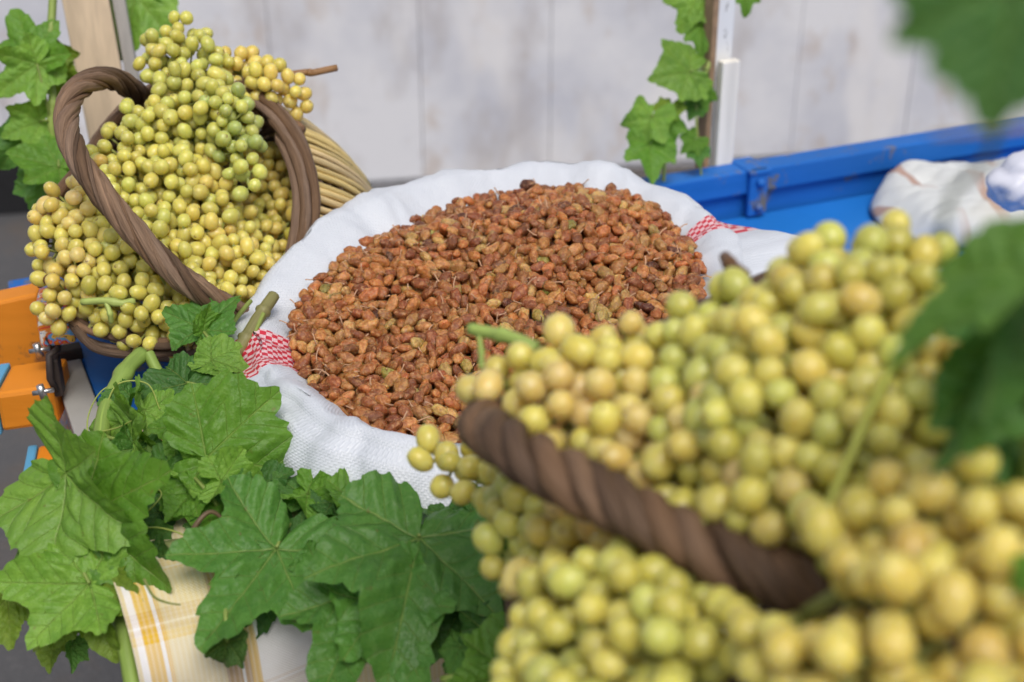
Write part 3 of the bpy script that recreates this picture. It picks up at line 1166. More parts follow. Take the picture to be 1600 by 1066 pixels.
def basket(root, O, n, Rm, H, r_end, rods, strands, rod_mat, rod_col, seed):
    """A round basket with its mouth at O facing n: a rim of wound withies, closely set rods and woven hoops inside."""
    rnd = random.Random(seed)
    n = Vector(n).normalized()
    h = ZV - n * ZV.dot(n)
    X = h.normalized()
    Y = n.cross(X)

    def ring(a, r, dn=0.0):
        return O + (X * math.cos(a) + Y * math.sin(a)) * r + n * dn
    rim = None
    for k in range(strands):
        a0 = rnd.uniform(0, 6.28)
        span = rnd.uniform(0.75, 1.04) * 2 * math.pi
        q, rr = [], []
        for i in range(110):
            t = i / 109
            a = a0 + span * t
            tw = 2 * math.pi * k / strands + a * 0.9 + rnd.uniform(-0.03, 0.03)
            w = 0.0085 + 0.0040 * noise.noise(Vector((k * 4.0, a * 1.5, seed)))
            q.append(ring(a, Rm + math.cos(tw) * w, math.sin(tw) * w))
            rr.append((0.0046 if k % 3 else 0.0035) * (1 + 0.15 * noise.noise(Vector((k, a * 5, 7)))) * (0.55 if i in (0, 109) else 1))
        o = MB().tube(q, rr, 8, jit=0.08).build('rim_strand', TWIG, root, color=brown())
    for k in range(rods):
        a = 2 * math.pi * k / rods + rnd.uniform(-0.01, 0.01)
        q = []
        ph = rnd.uniform(-1, 1)
        for i in range(9):
            t = i / 8
            r = Rm * (1 - 0.02 * t) * (1 - t) + r_end * t + 0.012 * math.sin(math.pi * t)
            q.append(ring(a + 0.02 * ph * t + 0.006 * math.sin(t * 7 + ph * 3), r, 0.006 - H * t))
        MB().tube(q, [0.0030 * rnd.uniform(0.75, 1.2)] * 9, 6, jit=0.1).build('rod', rod_mat, root, color=rod_col())
    for i in range(11):
        t = (i + 0.7) / 11
        r = Rm * (1 - t) + r_end * t + 0.012 * math.sin(math.pi * t) - 0.0055
        q = [ring(2 * math.pi * j / 96, r + 0.0018 * math.sin(j * math.pi / 2 + i * math.pi), -H * t) for j in range(98)]
        MB().tube(q, 0.0042, 6, jit=0.1).build('weaver', TWIG, root, color=tuple(c * 0.8 for c in brown()))
    mb = MB()
    rows = []
    for i in range(7):
        r = r_end * i / 6
        rows.append([ring(2 * math.pi * j / 48, r, -H + 0.004 + 0.006 * (1 - (i / 6) ** 2) + 0.0015 * ((i + j) % 2)) for j in range(48)])
    mb.grid(rows, closed=True)
    b = mb.build('base', TWIG, root, color=(0.12, 0.08, 0.055))
    return ring


# back basket
BO = px(292, 338, 1.30)
BN = Vector((-0.36, -0.77, 0.52)).normalized()
back_root = thing('wicker_basket', BO - BN * 0.16 - ZV * 0.1, 'brown wicker basket with straw sides tipped on its side behind the sack', 'basket', 'baskets of grapes')
ring_b = basket(back_root, BO, BN, 0.123, 0.20, 0.107, 100, 7, STRAW, straw, 3)
HB = [px(*p) for p in ((225, 160, 1.33), (207, 140, 1.29), (165, 122, 1.235), (122, 140, 1.185), (103, 185, 1.15), (115, 235, 1.13), (150, 290, 1.115), (205, 357, 1.11),
                       (270, 423, 1.115), (335, 470, 1.13), (395, 500, 1.165), (420, 505, 1.20))]
hb = twisted_handle(back_root, HB, 0.0098, 5, 3.6, 0.0043)
# thick withies crossing inside the mouth and loose ones at the lower rim
for pts, r in (([(398, 160, 1.315), (450, 190, 1.30), (470, 205, 1.29)], 0.006), ([(430, 190, 1.32), (465, 260, 1.29), (488, 305, 1.26)], 0.0042),
               ([(455, 200, 1.31), (480, 280, 1.28), (492, 370, 1.25), (470, 430, 1.22)], 0.0042),
               ([(200, 170, 1.30), (170, 200, 1.28), (135, 250, 1.26), (78, 322, 1.22), (66, 380, 1.2)], 0.0055),
               ([(205, 185, 1.31), (180, 215, 1.30), (150, 255, 1.29), (120, 300, 1.27)], 0.006),
               ([(108, 500, 1.165), (150, 520, 1.155), (210, 532, 1.15), (275, 534, 1.15)], 0.0034),
               ([(112, 508, 1.165), (140, 535, 1.155), (205, 548, 1.15), (278, 545, 1.15)], 0.0036),
               ([(120, 512, 1.16), (150, 545, 1.15), (215, 555, 1.145), (290, 548, 1.15)], 0.0034),
               ([(100, 490, 1.17), (170, 525, 1.15), (230, 540, 1.14), (285, 540, 1.14)], 0.003)):
    MB().tube(spline([px(*p) for p in pts], 40), r, 8, jit=0.1).build('rim_strand', TWIG, back_root, color=brown())

# front basket, on a slatted crate
FO = Vector((0.115, 0.545, 1.125))
FN = Vector((-0.62, -0.30, 0.72)).normalized()


def build_crate():
    pine = mat_wood('grey_crate_wood', (0.40, 0.32, 0.22))
    x0, x1, y0, y1, zt = 0.02, 0.46, 0.46, 0.78, 0.935
    root = thing('wooden_crate', (0.24, 0.62, 0), 'tall slatted wooden crate standing under the nearer grape basket', 'crate')
    for x in (x0, x1 - 0.03):
        for y in (y0, y1 - 0.03):
            MB().box((x, y, 0), (0.03, 0, 0), (0, 0.03, 0), (0, 0, zt - 0.016), 0.002).build('corner_post', pine, root, smooth=False)
    for i in range(5):
        MB().box((x0 - 0.006, y0 + i * 0.0645, zt - 0.015), (x1 - x0 + 0.012, 0, 0), (0, 0.060, 0), (0, 0, 0.015), 0.002).build('slat', pine, root, smooth=False)
    for i in range(9):
        z = 0.03 + i * 0.1
        MB().box((x0, y0 - 0.010, z), (x1 - x0, 0, 0), (0, 0.0095, 0), (0, 0, 0.08), 0.002).build('slat', pine, root, smooth=False)
        MB().box((x0 - 0.010, y0, z), (0.0095, 0, 0), (0, y1 - y0, 0), (0, 0, 0.08), 0.002).build('slat', pine, root, smooth=False)


build_crate()
front_root = thing('wicker_basket', (0.24, 0.62, 0.935), 'wicker basket with thick twisted handle, nearest to the camera, heaped with grapes', 'basket', 'baskets of grapes')
ring_f = basket(front_root, FO, FN, 0.132, 0.17, 0.11, 84, 8, TWIG, brown, 11)
HF = [px(*p) for p in ((1165, 468, 0.78), (1065, 522, 0.78), (960, 580, 0.775), (860, 632, 0.755), (795, 657, 0.715), (757, 664, 0.665), (778, 684, 0.622), (850, 727, 0.592),
                       (950, 781, 0.572), (1050, 832, 0.556), (1150, 878, 0.542), (1255, 920, 0.53), (1340, 960, 0.53))]
hf = twisted_handle(front_root, HF, 0.0100, 4, 6.5, 0.0060, bold=True)
for pts in ([(800, 930, 0.70), (803, 1000, 0.69), (812, 1090, 0.67)], [(812, 925, 0.70), (820, 1010, 0.69), (835, 1090, 0.68)]):
    MB().tube(spline([px(*p) for p in pts], 20), 0.0036, 8, jit=0.1).build('rod', TWIG, front_root, color=brown())

# ================================================================== grapes
GRAPE = mat_grape()


def berry_meshes():
    out = []
    for k in range(6):
        mb = MB()
        rows = []
        nl, nm = 14, 22
        for i in range(nl + 1):
            th = math.pi * i / nl
            row = []
            for j in range(nm):
                ph = 2 * math.pi * j / nm
                d = Vector((math.sin(th) * math.cos(ph), math.sin(th) * math.sin(ph), math.cos(th)))
                r = 1 + 0.035 * noise.noise(d * 1.2 + Vector((k * 5, 0, 0)))
                if i < 2:
                    r -= 0.03 * (2 - i)
                row.append(Vector((d.x * r, d.y * r, d.z * r * (1.0 + 0.04 * k / 5))))
            rows.append(row)
        mb.grid(rows, closed=True)
        me = mb.mesh('grape')
        bm = bmesh.new()
        bm.from_mesh(me)
        bmesh.ops.remove_doubles(bm, verts=bm.verts, dist=1e-4)
        bmesh.ops.recalc_face_normals(bm, faces=bm.faces)
        bm.to_mesh(me)
        bm.free()
        me.polygons.foreach_set('use_smooth', [True] * len(me.polygons))
        me.materials.append(GRAPE)
        out.append(me)
    return out


BERRY = berry_meshes()


def fill(nodes, rad):
    """Berry centres in the union of the balls given by nodes (u, v, depth, radius), towards the side one can see."""
    cs = np.array([tuple(px(*q[:3])) for q in nodes])
    rs = np.array([q[3] for q in nodes])
    lo, hi = (cs - rs[:, None]).min(0), (cs + rs[:, None]).max(0)
    P, tries = [], 0
    cam_p = np.array(tuple(CAMP))
    sp = 1.88 * rad
    fails = 0
    while fails < 900:
        p = rng.uniform(lo, hi)
        d = np.linalg.norm(cs - p, axis=1) - rs
        k = d.argmin()
        if d[k] > -0.2 * rad or d[k] < -4.2 * rad:
            fails += 0.1
            continue
        nrm = p - cs[k]
        tc = cam_p - p
        if nrm.dot(tc) < -0.25 * np.linalg.norm(nrm) * np.linalg.norm(tc):
            fails += 0.1
            continue
        if P and (np.linalg.norm(np.array(P) - p, axis=1) < sp).any():
            fails += 1
            continue
        P.append(p)
    return np.array(P), cs, rs


def relax(P, rad, avoid, ar, iters=70, rims=()):
    home = P.copy()
    for it in range(iters):
        if it % 8 == 0:
            d = np.linalg.norm(P[:, None] - P[None], axis=2)
            I, J = np.where(np.triu(d < 3.2 * rad.max(), 1))
        v = P[J] - P[I]
        L = np.linalg.norm(v, axis=1) + 1e-9
        ov = (rad[I] + rad[J]) * 0.95 - L
        m = ov > 0
        mv = (v / L[:, None]) * (np.where(m, ov, 0) * 0.46)[:, None]
        np.add.at(P, I, -mv)
        np.add.at(P, J, mv)
        dv = P[:, None] - avoid[None]
        dl = np.linalg.norm(dv, axis=2)
        k = dl.argmin(1)
        q = np.arange(len(P))
        ov = np.maximum(0, ar + rad - dl[q, k])
        P += dv[q, k] / (dl[q, k] + 1e-9)[:, None] * ov[:, None]
        P += (home - P) * 0.015
    return P


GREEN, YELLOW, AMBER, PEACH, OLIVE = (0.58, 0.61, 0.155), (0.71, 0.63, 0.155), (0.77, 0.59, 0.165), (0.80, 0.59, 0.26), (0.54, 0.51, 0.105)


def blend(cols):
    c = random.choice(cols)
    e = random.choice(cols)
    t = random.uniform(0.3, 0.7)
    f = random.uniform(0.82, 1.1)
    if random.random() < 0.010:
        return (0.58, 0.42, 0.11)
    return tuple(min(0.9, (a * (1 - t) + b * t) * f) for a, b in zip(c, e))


def make_bunches(specs, rad, handle_pts, hr, span, group):
    allP, owner, info = [], [], []
    for k, s in enumerate(specs):
        P, cs, rs = fill(s['nodes'], rad)
        info.append((cs, rs))
        allP.append(P)
        owner += [k] * len(P)
    P = np.concatenate(allP)
    rr = rad * rng.normal(1.03, 0.065, len(P)).clip(0.78, 1.17)
    P = relax(P, rr, np.array([tuple(q) for q in handle_pts]), hr)
    # none hangs across the open part of the handle
    H = [uv_of(q) for q in handle_pts[span[0]:span[1]]]
    keep = []
    for i in range(len(P)):
        u, v, d = uv_of(P[i])
        hit = any((u - a) ** 2 + (v - b) ** 2 < ((hr + 0.55 * rr[i]) * FPX / c) ** 2 and d < c for a, b, c in H[::2])
        if not hit:
            keep.append(i)
    P, rr, owner = P[keep], rr[keep], [owner[i] for i in keep]
    for k, s in enumerate(specs):
        cs, rs = info[k]
        ids = [i for i in range(len(P)) if owner[i] == k][:300]
        base = Vector(P[ids].mean(0)) if len(ids) else Vector(cs[0])
        base.z = float(P[ids][:, 2].min()) - rad
        root = thing('grape_bunch', base, s['label'], 'grapes', group)
        ax = spline([Vector(c) for c in cs], 30) if len(cs) > 1 else [Vector(cs[0]), Vector(cs[0]) + ZV * 0.02]
        st = MB()
        st.tube(ax, [0.0030 - 0.0014 * i / len(ax) for i in range(len(ax))], 7)
        for i in ids:
            p = Vector(P[i])
            q = min(ax, key=lambda a: (a - p).length_squared)
            d = (p - q)
            if d.length < 1e-4:
                d = Vector((0, 0, 1))
            dn = (d.normalized() + Vector(rng.normal(0, 0.8, 3))).normalized()
            o = bpy.data.objects.new('grape', random.choice(BERRY))
            C.objects.link(o)
            el = random.uniform(1.04, 1.30)
            o.matrix_basis = Matrix.LocRotScale(p, dn.to_track_quat('Z', 'Y') @ Quaternion((0, 0, 1), random.uniform(0, 6.28)), Vector((rr[i], rr[i], rr[i] * el)))
            o.color = (*blend(s['cols']), 1)
            adopt(o, root)
            stem_end = p - dn * rr[i] * 0.95
            mid = stem_end.lerp(q, 0.5) - ZV * 0.001
            st.tube([q, mid, stem_end], [0.0011, 0.0008, 0.0012], 5)
        for pts, r, br in s.get('stalk', ()):
            sp = spline([px(*p) for p in pts], 14)
            MB().tube(sp, [r * (1 + 0.25 * (i in (6, 7))) for i in range(14)], 8, jit=0.06).build('stalk', STEM, root, color=br)
        st.build('stem', STEM, root, color=s.get('stemcol', (0.34, 0.38, 0.11)))
        print(s['label'][:30], len(ids))


LG = (0.40, 0.50, 0.15)
DRY = (0.36, 0.20, 0.09)
back = [
    dict(label='tall pale green bunch of grapes crowning the pile in the straw basket', cols=[GREEN, GREEN, YELLOW, OLIVE],
         nodes=[(285, 66, 1.29, 0.025), (272, 100, 1.28, 0.034), (315, 112, 1.28, 0.030), (300, 150, 1.265, 0.040), (330, 190, 1.25, 0.040), (275, 205, 1.25, 0.040)]),
    dict(label='small golden bunch of grapes with a dry twig poking out over the basket rim', cols=[AMBER, YELLOW, AMBER],
         nodes=[(372, 112, 1.30, 0.022), (415, 128, 1.285, 0.021), (450, 142, 1.29, 0.018), (462, 165, 1.30, 0.012)], stalk=[(((440, 118, 1.31), (480, 113, 1.31), (488, 114, 1.31), (526, 106, 1.32)), 0.0032, DRY)]),
    dict(label='slender green bunch of grapes hanging to a narrow tip beside the dark mouth', cols=[GREEN, GREEN, LG],
         nodes=[(355, 185, 1.235, 0.028), (370, 225, 1.225, 0.022), (382, 262, 1.215, 0.016), (390, 292, 1.21, 0.012)]),
    dict(label='yellow green bunch of grapes just behind the upper part of the twisted handle', cols=[GREEN, YELLOW, YELLOW],
         nodes=[(240, 215, 1.245, 0.036), (205, 255, 1.235, 0.036), (215, 300, 1.225, 0.040), (265, 290, 1.22, 0.036)]),
    dict(label='peach tinted bunch of grapes spilling over the outer rim beside the orange boards', cols=[PEACH, YELLOW, AMBER, YELLOW],
         nodes=[(150, 305, 1.215, 0.026), (110, 345, 1.195, 0.034), (85, 385, 1.185, 0.026), (120, 410, 1.175, 0.036), (112, 450, 1.165, 0.026), (92, 482, 1.16, 0.018)],
         stalk=[(((62, 445, 1.165), (75, 436, 1.15), (88, 430, 1.15)), 0.003, (0.16, 0.07, 0.04))]),
    dict(label='broad yellow bunch of grapes filling the middle of the straw basket', cols=[YELLOW, YELLOW, GREEN, AMBER],
         nodes=[(305, 320, 1.235, 0.040), (330, 370, 1.225, 0.044), (380, 385, 1.235, 0.030), (300, 390, 1.205, 0.036)]),
    dict(label='olive yellow bunch of grapes at the bottom of the basket with a green stalk', cols=[YELLOW, OLIVE, YELLOW],
         nodes=[(200, 440, 1.175, 0.040), (165, 470, 1.165, 0.030), (235, 480, 1.165, 0.040), (280, 470, 1.17, 0.036), (230, 512, 1.155, 0.027), (275, 505, 1.165, 0.028), (190, 505, 1.16, 0.022)],
         stalk=[(((128, 472, 1.135), (165, 470, 1.13), (190, 474, 1.13), (210, 470, 1.135)), 0.003, LG), (((165, 470, 1.13), (172, 490, 1.13), (174, 503, 1.135)), 0.0022, LG)]),
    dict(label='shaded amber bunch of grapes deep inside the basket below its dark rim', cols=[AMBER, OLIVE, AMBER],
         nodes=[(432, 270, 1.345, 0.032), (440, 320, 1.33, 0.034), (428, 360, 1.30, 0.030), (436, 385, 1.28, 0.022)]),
    dict(label='golden bunch of grapes under the lower end of the twisted handle beside the sack', cols=[YELLOW, AMBER, YELLOW],
         nodes=[(360, 430, 1.205, 0.036), (398, 425, 1.225, 0.024), (345, 465, 1.19, 0.028), (300, 440, 1.19, 0.032)]),
    dict(label='yellow bunch of grapes between handle and outer rim of the tipped basket', cols=[YELLOW, GREEN, YELLOW],
         nodes=[(165, 350, 1.205, 0.036), (190, 385, 1.19, 0.038), (235, 370, 1.20, 0.036)]),
]
make_bunches(back, 0.0059, hb, 0.0105, (8, 152), 'grape bunches in the straw sided basket')

front = [
    dict(label='golden peach bunch of grapes with a thick green stalk lying against the raisins', cols=[AMBER, YELLOW, PEACH, YELLOW],
         nodes=[(780, 602, 0.675, 0.015), (835, 597, 0.665, 0.022), (905, 582, 0.655, 0.026), (970, 587, 0.65, 0.027), (990, 552, 0.66, 0.016), (905, 642, 0.64, 0.030), (985, 652, 0.635, 0.030)],
         stalk=[(((735, 514, 0.70), (770, 521, 0.69), (800, 528, 0.68), (840, 545, 0.67)), 0.0033, (0.36, 0.50, 0.13)), (((748, 520, 0.695), (752, 550, 0.69), (752, 575, 0.68)), 0.0014, (0.36, 0.50, 0.13))]),
    dict(label='pale green bunch of grapes in the heaped middle of the nearer basket', cols=[GREEN, YELLOW, GREEN],
         nodes=[(1089, 565, 0.645, 0.026), (1144, 540, 0.635, 0.032), (1134, 610, 0.615, 0.034), (1204, 600, 0.60, 0.036), (1194, 670, 0.585, 0.036), (1114, 670, 0.61, 0.030)]),
    dict(label='yellow bunch of grapes at the very top of the heap before the blue boards', cols=[YELLOW, YELLOW, GREEN],
         nodes=[(1176, 516, 0.64, 0.019), (1236, 500, 0.615, 0.024), (1301, 448, 0.60, 0.026), (1371, 443, 0.595, 0.028), (1441, 458, 0.60, 0.024), (1331, 508, 0.59, 0.032), (1271, 538, 0.59, 0.028)],
         stalk=[(((1133, 402, 0.66), (1140, 412, 0.65), (1165, 432, 0.64)), 0.0030, (0.15, 0.08, 0.04))]),
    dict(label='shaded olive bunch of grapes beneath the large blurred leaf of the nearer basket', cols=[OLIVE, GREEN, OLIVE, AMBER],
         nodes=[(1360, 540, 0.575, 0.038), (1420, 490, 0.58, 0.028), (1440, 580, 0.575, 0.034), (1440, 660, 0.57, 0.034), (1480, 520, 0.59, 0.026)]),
    dict(label='yellow bunch of grapes behind the pale upright stalk in the nearer basket', cols=[YELLOW, GREEN, AMBER],
         nodes=[(1290, 560, 0.575, 0.034), (1270, 640, 0.565, 0.038), (1345, 640, 0.56, 0.036), (1250, 700, 0.56, 0.030)],
         stalk=[(((1402, 560, 0.52), (1360, 640, 0.505), (1325, 720, 0.495), (1285, 810, 0.485)), 0.0016, (0.48, 0.52, 0.10))]),
    dict(label='small thin tail of grapes hanging over the front lip of the white sack', cols=[YELLOW, OLIVE, YELLOW],
         nodes=[(684, 712, 0.80, 0.0125), (716, 730, 0.79, 0.016), (752, 752, 0.765, 0.017), (790, 760, 0.74, 0.014)]),
    dict(label='olive yellow bunch of grapes dangling below the end of the thick handle', cols=[YELLOW, OLIVE, GREEN],
         nodes=[(820, 770, 0.70, 0.020), (815, 815, 0.69, 0.018), (800, 860, 0.685, 0.017), (790, 895, 0.68, 0.011), (860, 800, 0.68, 0.022), (870, 850, 0.665, 0.022)]),
    dict(label='amber bunch of grapes directly under the middle of the thick handle', cols=[AMBER, AMBER, YELLOW, PEACH],
         nodes=[(930, 850, 0.64, 0.026), (880, 890, 0.64, 0.024), (960, 900, 0.62, 0.028), (1030, 890, 0.60, 0.028)]),
    dict(label='green yellow bunch of grapes lowest in front of the nearer basket', cols=[YELLOW, OLIVE, GREEN],
         nodes=[(870, 970, 0.60, 0.026), (870, 1040, 0.58, 0.028), (950, 970, 0.575, 0.034), (970, 1050, 0.55, 0.036), (1060, 970, 0.545, 0.034), (1080, 1050, 0.525, 0.034), (1150, 990, 0.52, 0.030)]),
    dict(label='large blurred yellow bunch of grapes closest of all to the camera', cols=[YELLOW, AMBER, YELLOW],
         nodes=[(1260, 960, 0.50, 0.026), (1340, 920, 0.48, 0.032), (1300, 1030, 0.47, 0.036), (1430, 930, 0.465, 0.036), (1420, 1030, 0.445, 0.036), (1530, 960, 0.45, 0.038), (1560, 1060, 0.43, 0.03), (1560, 860, 0.455, 0.026), (1545, 790, 0.46, 0.018), (1440, 850, 0.475, 0.026), (1620, 930, 0.45, 0.03)]),
    dict(label='amber bunch of grapes just above the lower half of the thick handle', cols=[YELLOW, AMBER, PEACH, OLIVE],
         nodes=[(1030, 700, 0.615, 0.028), (1100, 720, 0.595, 0.030), (1180, 740, 0.575, 0.030), (1210, 800, 0.555, 0.026), (1120, 780, 0.58, 0.022)]),
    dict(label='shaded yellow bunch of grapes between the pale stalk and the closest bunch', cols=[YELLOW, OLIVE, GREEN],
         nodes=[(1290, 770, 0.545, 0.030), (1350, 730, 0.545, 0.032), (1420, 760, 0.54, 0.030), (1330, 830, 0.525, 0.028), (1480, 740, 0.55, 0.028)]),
]
make_bunches(front, 0.0065, hf, 0.0110, (70, 150), 'grape bunches in the nearer basket')


# ================================================================== vine leaves
LEAF = mat_leaf()
OUT = [(0, 1.0), (12, 0.84), (24, 0.64), (31, 0.58), (40, 0.68), (53, 0.84), (64, 0.72), (77, 0.55), (86, 0.52), (97, 0.60), (110, 0.66), (124, 0.58), (140, 0.50), (155, 0.42), (166, 0.32), (174, 0.18), (180, 0.05)]


def leaf_mesh(size, rnd, sinus=1.0, fold=0.15, cup=0.1, droop=0.15, wave=0.10, bendx=None, bendy=None, width=0.92, hi=True):
    bendx = rnd.uniform(-0.85, 0.7) if bendx is None else bendx
    bendy = rnd.uniform(-1.0, 0.2) if bendy is None else bendy
    na, nr = (168, 28) if hi else (96, 14)
    ang = [a for a, _ in OUT]
    rad = []
    for a, r in OUT:
        if a in (24, 31, 77, 86):
            r = 0.75 + (r - 0.75) * sinus
        rad.append(r)
    nt_ = rnd.randint(17, 21)
    ph = [rnd.uniform(0, 6.28) for _ in range(6)]
    asym = rnd.uniform(-0.06, 0.06)
    V, UV = [], []
    for i in range(nr + 1):
        rho = i / nr
        for j in range(na):
            th = -math.pi + 2 * math.pi * (j + 0.5) / na
            ad = abs(math.degrees(th))
            k = 0
            while ang[k + 1] < ad:
                k += 1
            t = (ad - ang[k]) / (ang[k + 1] - ang[k])
            t = t * t * (3 - 2 * t)
            r = rad[k] * (1 - t) + rad[k + 1] * t
            r *= 1 + asym * math.sin(th) + 0.05 * math.sin(2.3 * th + ph[0]) + 0.025 * math.sin(5 * th + ph[1])
            sa = abs(th) * nt_ / math.pi + 0.3 * math.sin(3 * th + ph[2])
            fr = sa - math.floor(sa)
            tooth = (1 - fr) if fr > 0.25 else fr * 3
            depth = 0.09 * (0.8 + 0.35 * math.sin(7 * th + ph[3]))
            if ad > 168:
                depth *= 0.2
            rr = r * (rho + (rho ** 7) * depth * (tooth - 0.4))
            x, y = rr * math.sin(th), rr * math.cos(th)
            UV.append((x, y))
            x *= width
            # relief between the veins, then the overall shape
            va = 0.0 if abs(th) < 0.46 else (0.92 if abs(th) < 1.40 else 1.9)
            de = abs(th) - va
            p_ = abs(rr * math.sin(de))
            z = 0.34 * min(p_, 0.12) - 0.02 + 0.014 * math.cos(2 * math.pi * (rr * math.cos(de) - 0.85 * p_) / 0.17) * min(1, p_ / 0.05)
            z += fold * abs(x) * (0.4 + 0.6 * rho) + cup * rr * rr - droop * max(0, y) ** 2 - droop * 0.5 * min(0, y) ** 2
            z += wave * rho ** 2 * math.sin(3 * th + ph[4]) + wave * 0.6 * rho ** 3 * math.sin(7 * th + ph[5])
            z += 0.030 * noise.noise(Vector((x * 4, y * 4, ph[0]))) + 0.010 * noise.noise(Vector((x * 13, y * 13, ph[1])))
            if bendx:
                kx = bendx
                x, z = math.sin(kx * x) / kx - z * math.sin(kx * x) , z * math.cos(kx * x) + (1 - math.cos(kx * x)) / kx
            if bendy:
                ky = bendy
                y, z = math.sin(ky * y) / ky - z * math.sin(ky * y), z * math.cos(ky * y) + (1 - math.cos(ky * y)) / ky
            V.append(Vector((x, y, z)) * size)
    F = []
    for i in range(nr):
        for j in range(na):
            j2 = (j + 1) % na
            if j == na - 1 and i > 1:
                continue                                  # the open petiole notch
            F.append((i * na + j, i * na + j2, (i + 1) * na + j2, (i + 1) * na + j))
    return V, F, UV


GREENS = [(0.06, 0.19, 0.02)]
_lr = random.Random(21)


def leaf(root, j, tip, face=(0, -0.45, 0.9), scale=1.0, col=None, stalk=None, **kw):
    """A leaf with its stalk end at pixel j and its tip at pixel tip (u, v, depth); face is roughly where its upper side looks."""
    a = px(*j) if not isinstance(j, Vector) else j
    b = px(*tip) if not isinstance(tip, Vector) else tip
    Yv = b - a
    L = Yv.length * scale * 0.97
    Yv.normalize()
    Z = Vector(face)
    Z = (Z - Yv * Z.dot(Yv)).normalized()
    X = Yv.cross(Z)
    V, F, UV = leaf_mesh(L, _lr, **kw)
    mb = MB()
    mb.v = [a + X * v.x + Yv * v.y + Z * v.z for v in V]
    mb.f = F
    mb.mi = [0] * len(F)
    c = col or _lr.choice(GREENS)
    f = _lr.uniform(0.88, 1.12)
    o = mb.build('leaf', LEAF, root, color=tuple(q * f for q in c))
    add_uv(o, 'leaf', UV)
    if stalk:
        e = px(*stalk) if not isinstance(stalk, Vector) else stalk
        mid = a.lerp(e, 0.5) + Z * 0.006
        s = MB().tube(spline([a + Z * 0.0005, mid, e], 14), [0.0011 + 0.0006 * i / 13 for i in range(14)], 7)
        s.build('petiole', STEM, o, color=(0.22, 0.30, 0.075))
    return o


def cane(root, pts, r0, r1, col=(0.20, 0.33, 0.07), name='cane', n=50, knots=True):
    q = spline([px(*p) if not isinstance(p, Vector) else p for p in pts], n)
    rr = []
    for i in range(n):
        t = i / (n - 1)
        r = r0 * (1 - t) + r1 * t
        if knots:
            k = (t * 3.2) % 1.0
            r *= 1 + 0.35 * math.exp(-((k - 0.5) / 0.05) ** 2)
        rr.append(r)
    return MB().tube(q, rr, 10, jit=0.04).build(name, STEM, root, color=col)


def tendril(root, pts, r=0.0008, col=(0.34, 0.42, 0.10)):
    return MB().tube(spline([px(*p) for p in pts], 40), [r * (1 - 0.5 * i / 39) for i in range(40)], 6).build('tendril', STEM, root, color=col)


UPF = (0.0, -0.55, 0.83)
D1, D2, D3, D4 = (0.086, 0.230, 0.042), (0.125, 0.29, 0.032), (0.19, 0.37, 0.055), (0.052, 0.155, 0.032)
YG = (0.17, 0.27, 0.028)

# branch at the outer corner, its cane standing up from below
va = thing('vine_branch', px(170, 800, 0.95), 'upright green vine cane with folded leaves at the outer corner of the cart', 'vine branch', 'vine cuttings')
cane(va, [(222, 553, 1.08), (196, 580, 1.06), (166, 640, 1.03), (157, 715, 1.0), (165, 800, 0.97), (178, 900, 0.93), (196, 1000, 0.90), (212, 1090, 0.88)], 0.0062, 0.0058, (0.24, 0.36, 0.08))
cane(va, [(232, 553, 1.08), (245, 578, 1.075), (262, 600, 1.07)], 0.0045, 0.004, (0.24, 0.36, 0.08), knots=False)
leaf(va, (128, 800, 0.925), (258, 925, 0.885), (-0.35, -0.75, 0.6), 1.0, D2, (162, 760, 0.985), sinus=0.55, fold=0.28, droop=0.1, wave=0.09)
leaf(va, (100, 740, 0.925), (215, 880, 0.875), (-0.9, -0.35, 0.45), 0.85, D3, None, sinus=0.5, fold=0.55, droop=0.25, wave=0.05)
leaf(va, (140, 912, 0.905), (-20, 912, 0.90), (-0.1, -0.6, 0.8), 1.0, D3, (118, 868, 0.93), sinus=0.8, fold=0.2, droop=0.12)
leaf(va, (138, 918, 0.91), (172, 1040, 0.885), (0.1, -0.97, 0.25), 1.02, YG, None, sinus=0.9, fold=0.1, droop=0.06, bendx=0.5)
leaf(va, (12, 935, 0.925), (18, 1020, 0.91), (0.3, -0.95, 0.2), 1.0, YG, None, sinus=0.8)
leaf(va, (85, 985, 0.93), (78, 1052, 0.92), (-0.3, -0.9, 0.2), 1.0, YG, None, sinus=0.7)
leaf(va, (112, 1010, 0.92), (114, 1062, 0.91), (0.8, -0.6, 0.1), 0.8, D1, None, sinus=0.7, fold=0.6)
cane(va, [(95, 888, 0.94), (60, 872, 0.93), (30, 885, 0.93), (15, 905, 0.93)], 0.0014, 0.0012, (0.32, 0.20, 0.09), 'petiole', 24, False)
leaf(va, (205, 690, 1.0), (246, 764, 0.965), (-0.8, -0.5, 0.4), 0.95, D3, (165, 680, 1.02), sinus=0.6, fold=0.5, droop=0.2)
leaf(va, (214, 700, 1.0), (190, 748, 0.985), (0.3, -0.9, 0.4), 1.25, D1, None, sinus=0.6, fold=0.2)
leaf(va, (178, 905, 0.94), (215, 880, 0.95), (0, -0.8, 0.5), 0.9, YG, None, sinus=0.5)
tendril(va, [(163, 640, 1.03), (185, 600, 1.03), (230, 600, 1.03), (250, 640, 1.02)])
tendril(va, [(157, 675, 1.01), (185, 668, 1.0), (210, 655, 0.99)])
tendril(va, [(158, 720, 1.0), (140, 690, 1.01), (138, 650, 1.02), (160, 610, 1.04), (200, 595, 1.04)])
tendril(va, [(205, 770, 0.97), (222, 800, 0.945), (240, 790, 0.94), (252, 770, 0.945), (230, 755, 0.95)])
tendril(va, [(212, 826, 0.945), (250, 825, 0.93), (290, 838, 0.92), (315, 862, 0.92)])
tendril(va, [(225, 905, 0.87), (240, 932, 0.865), (262, 942, 0.86), (282, 945, 0.86)], 0.001, (0.22, 0.26, 0.07))

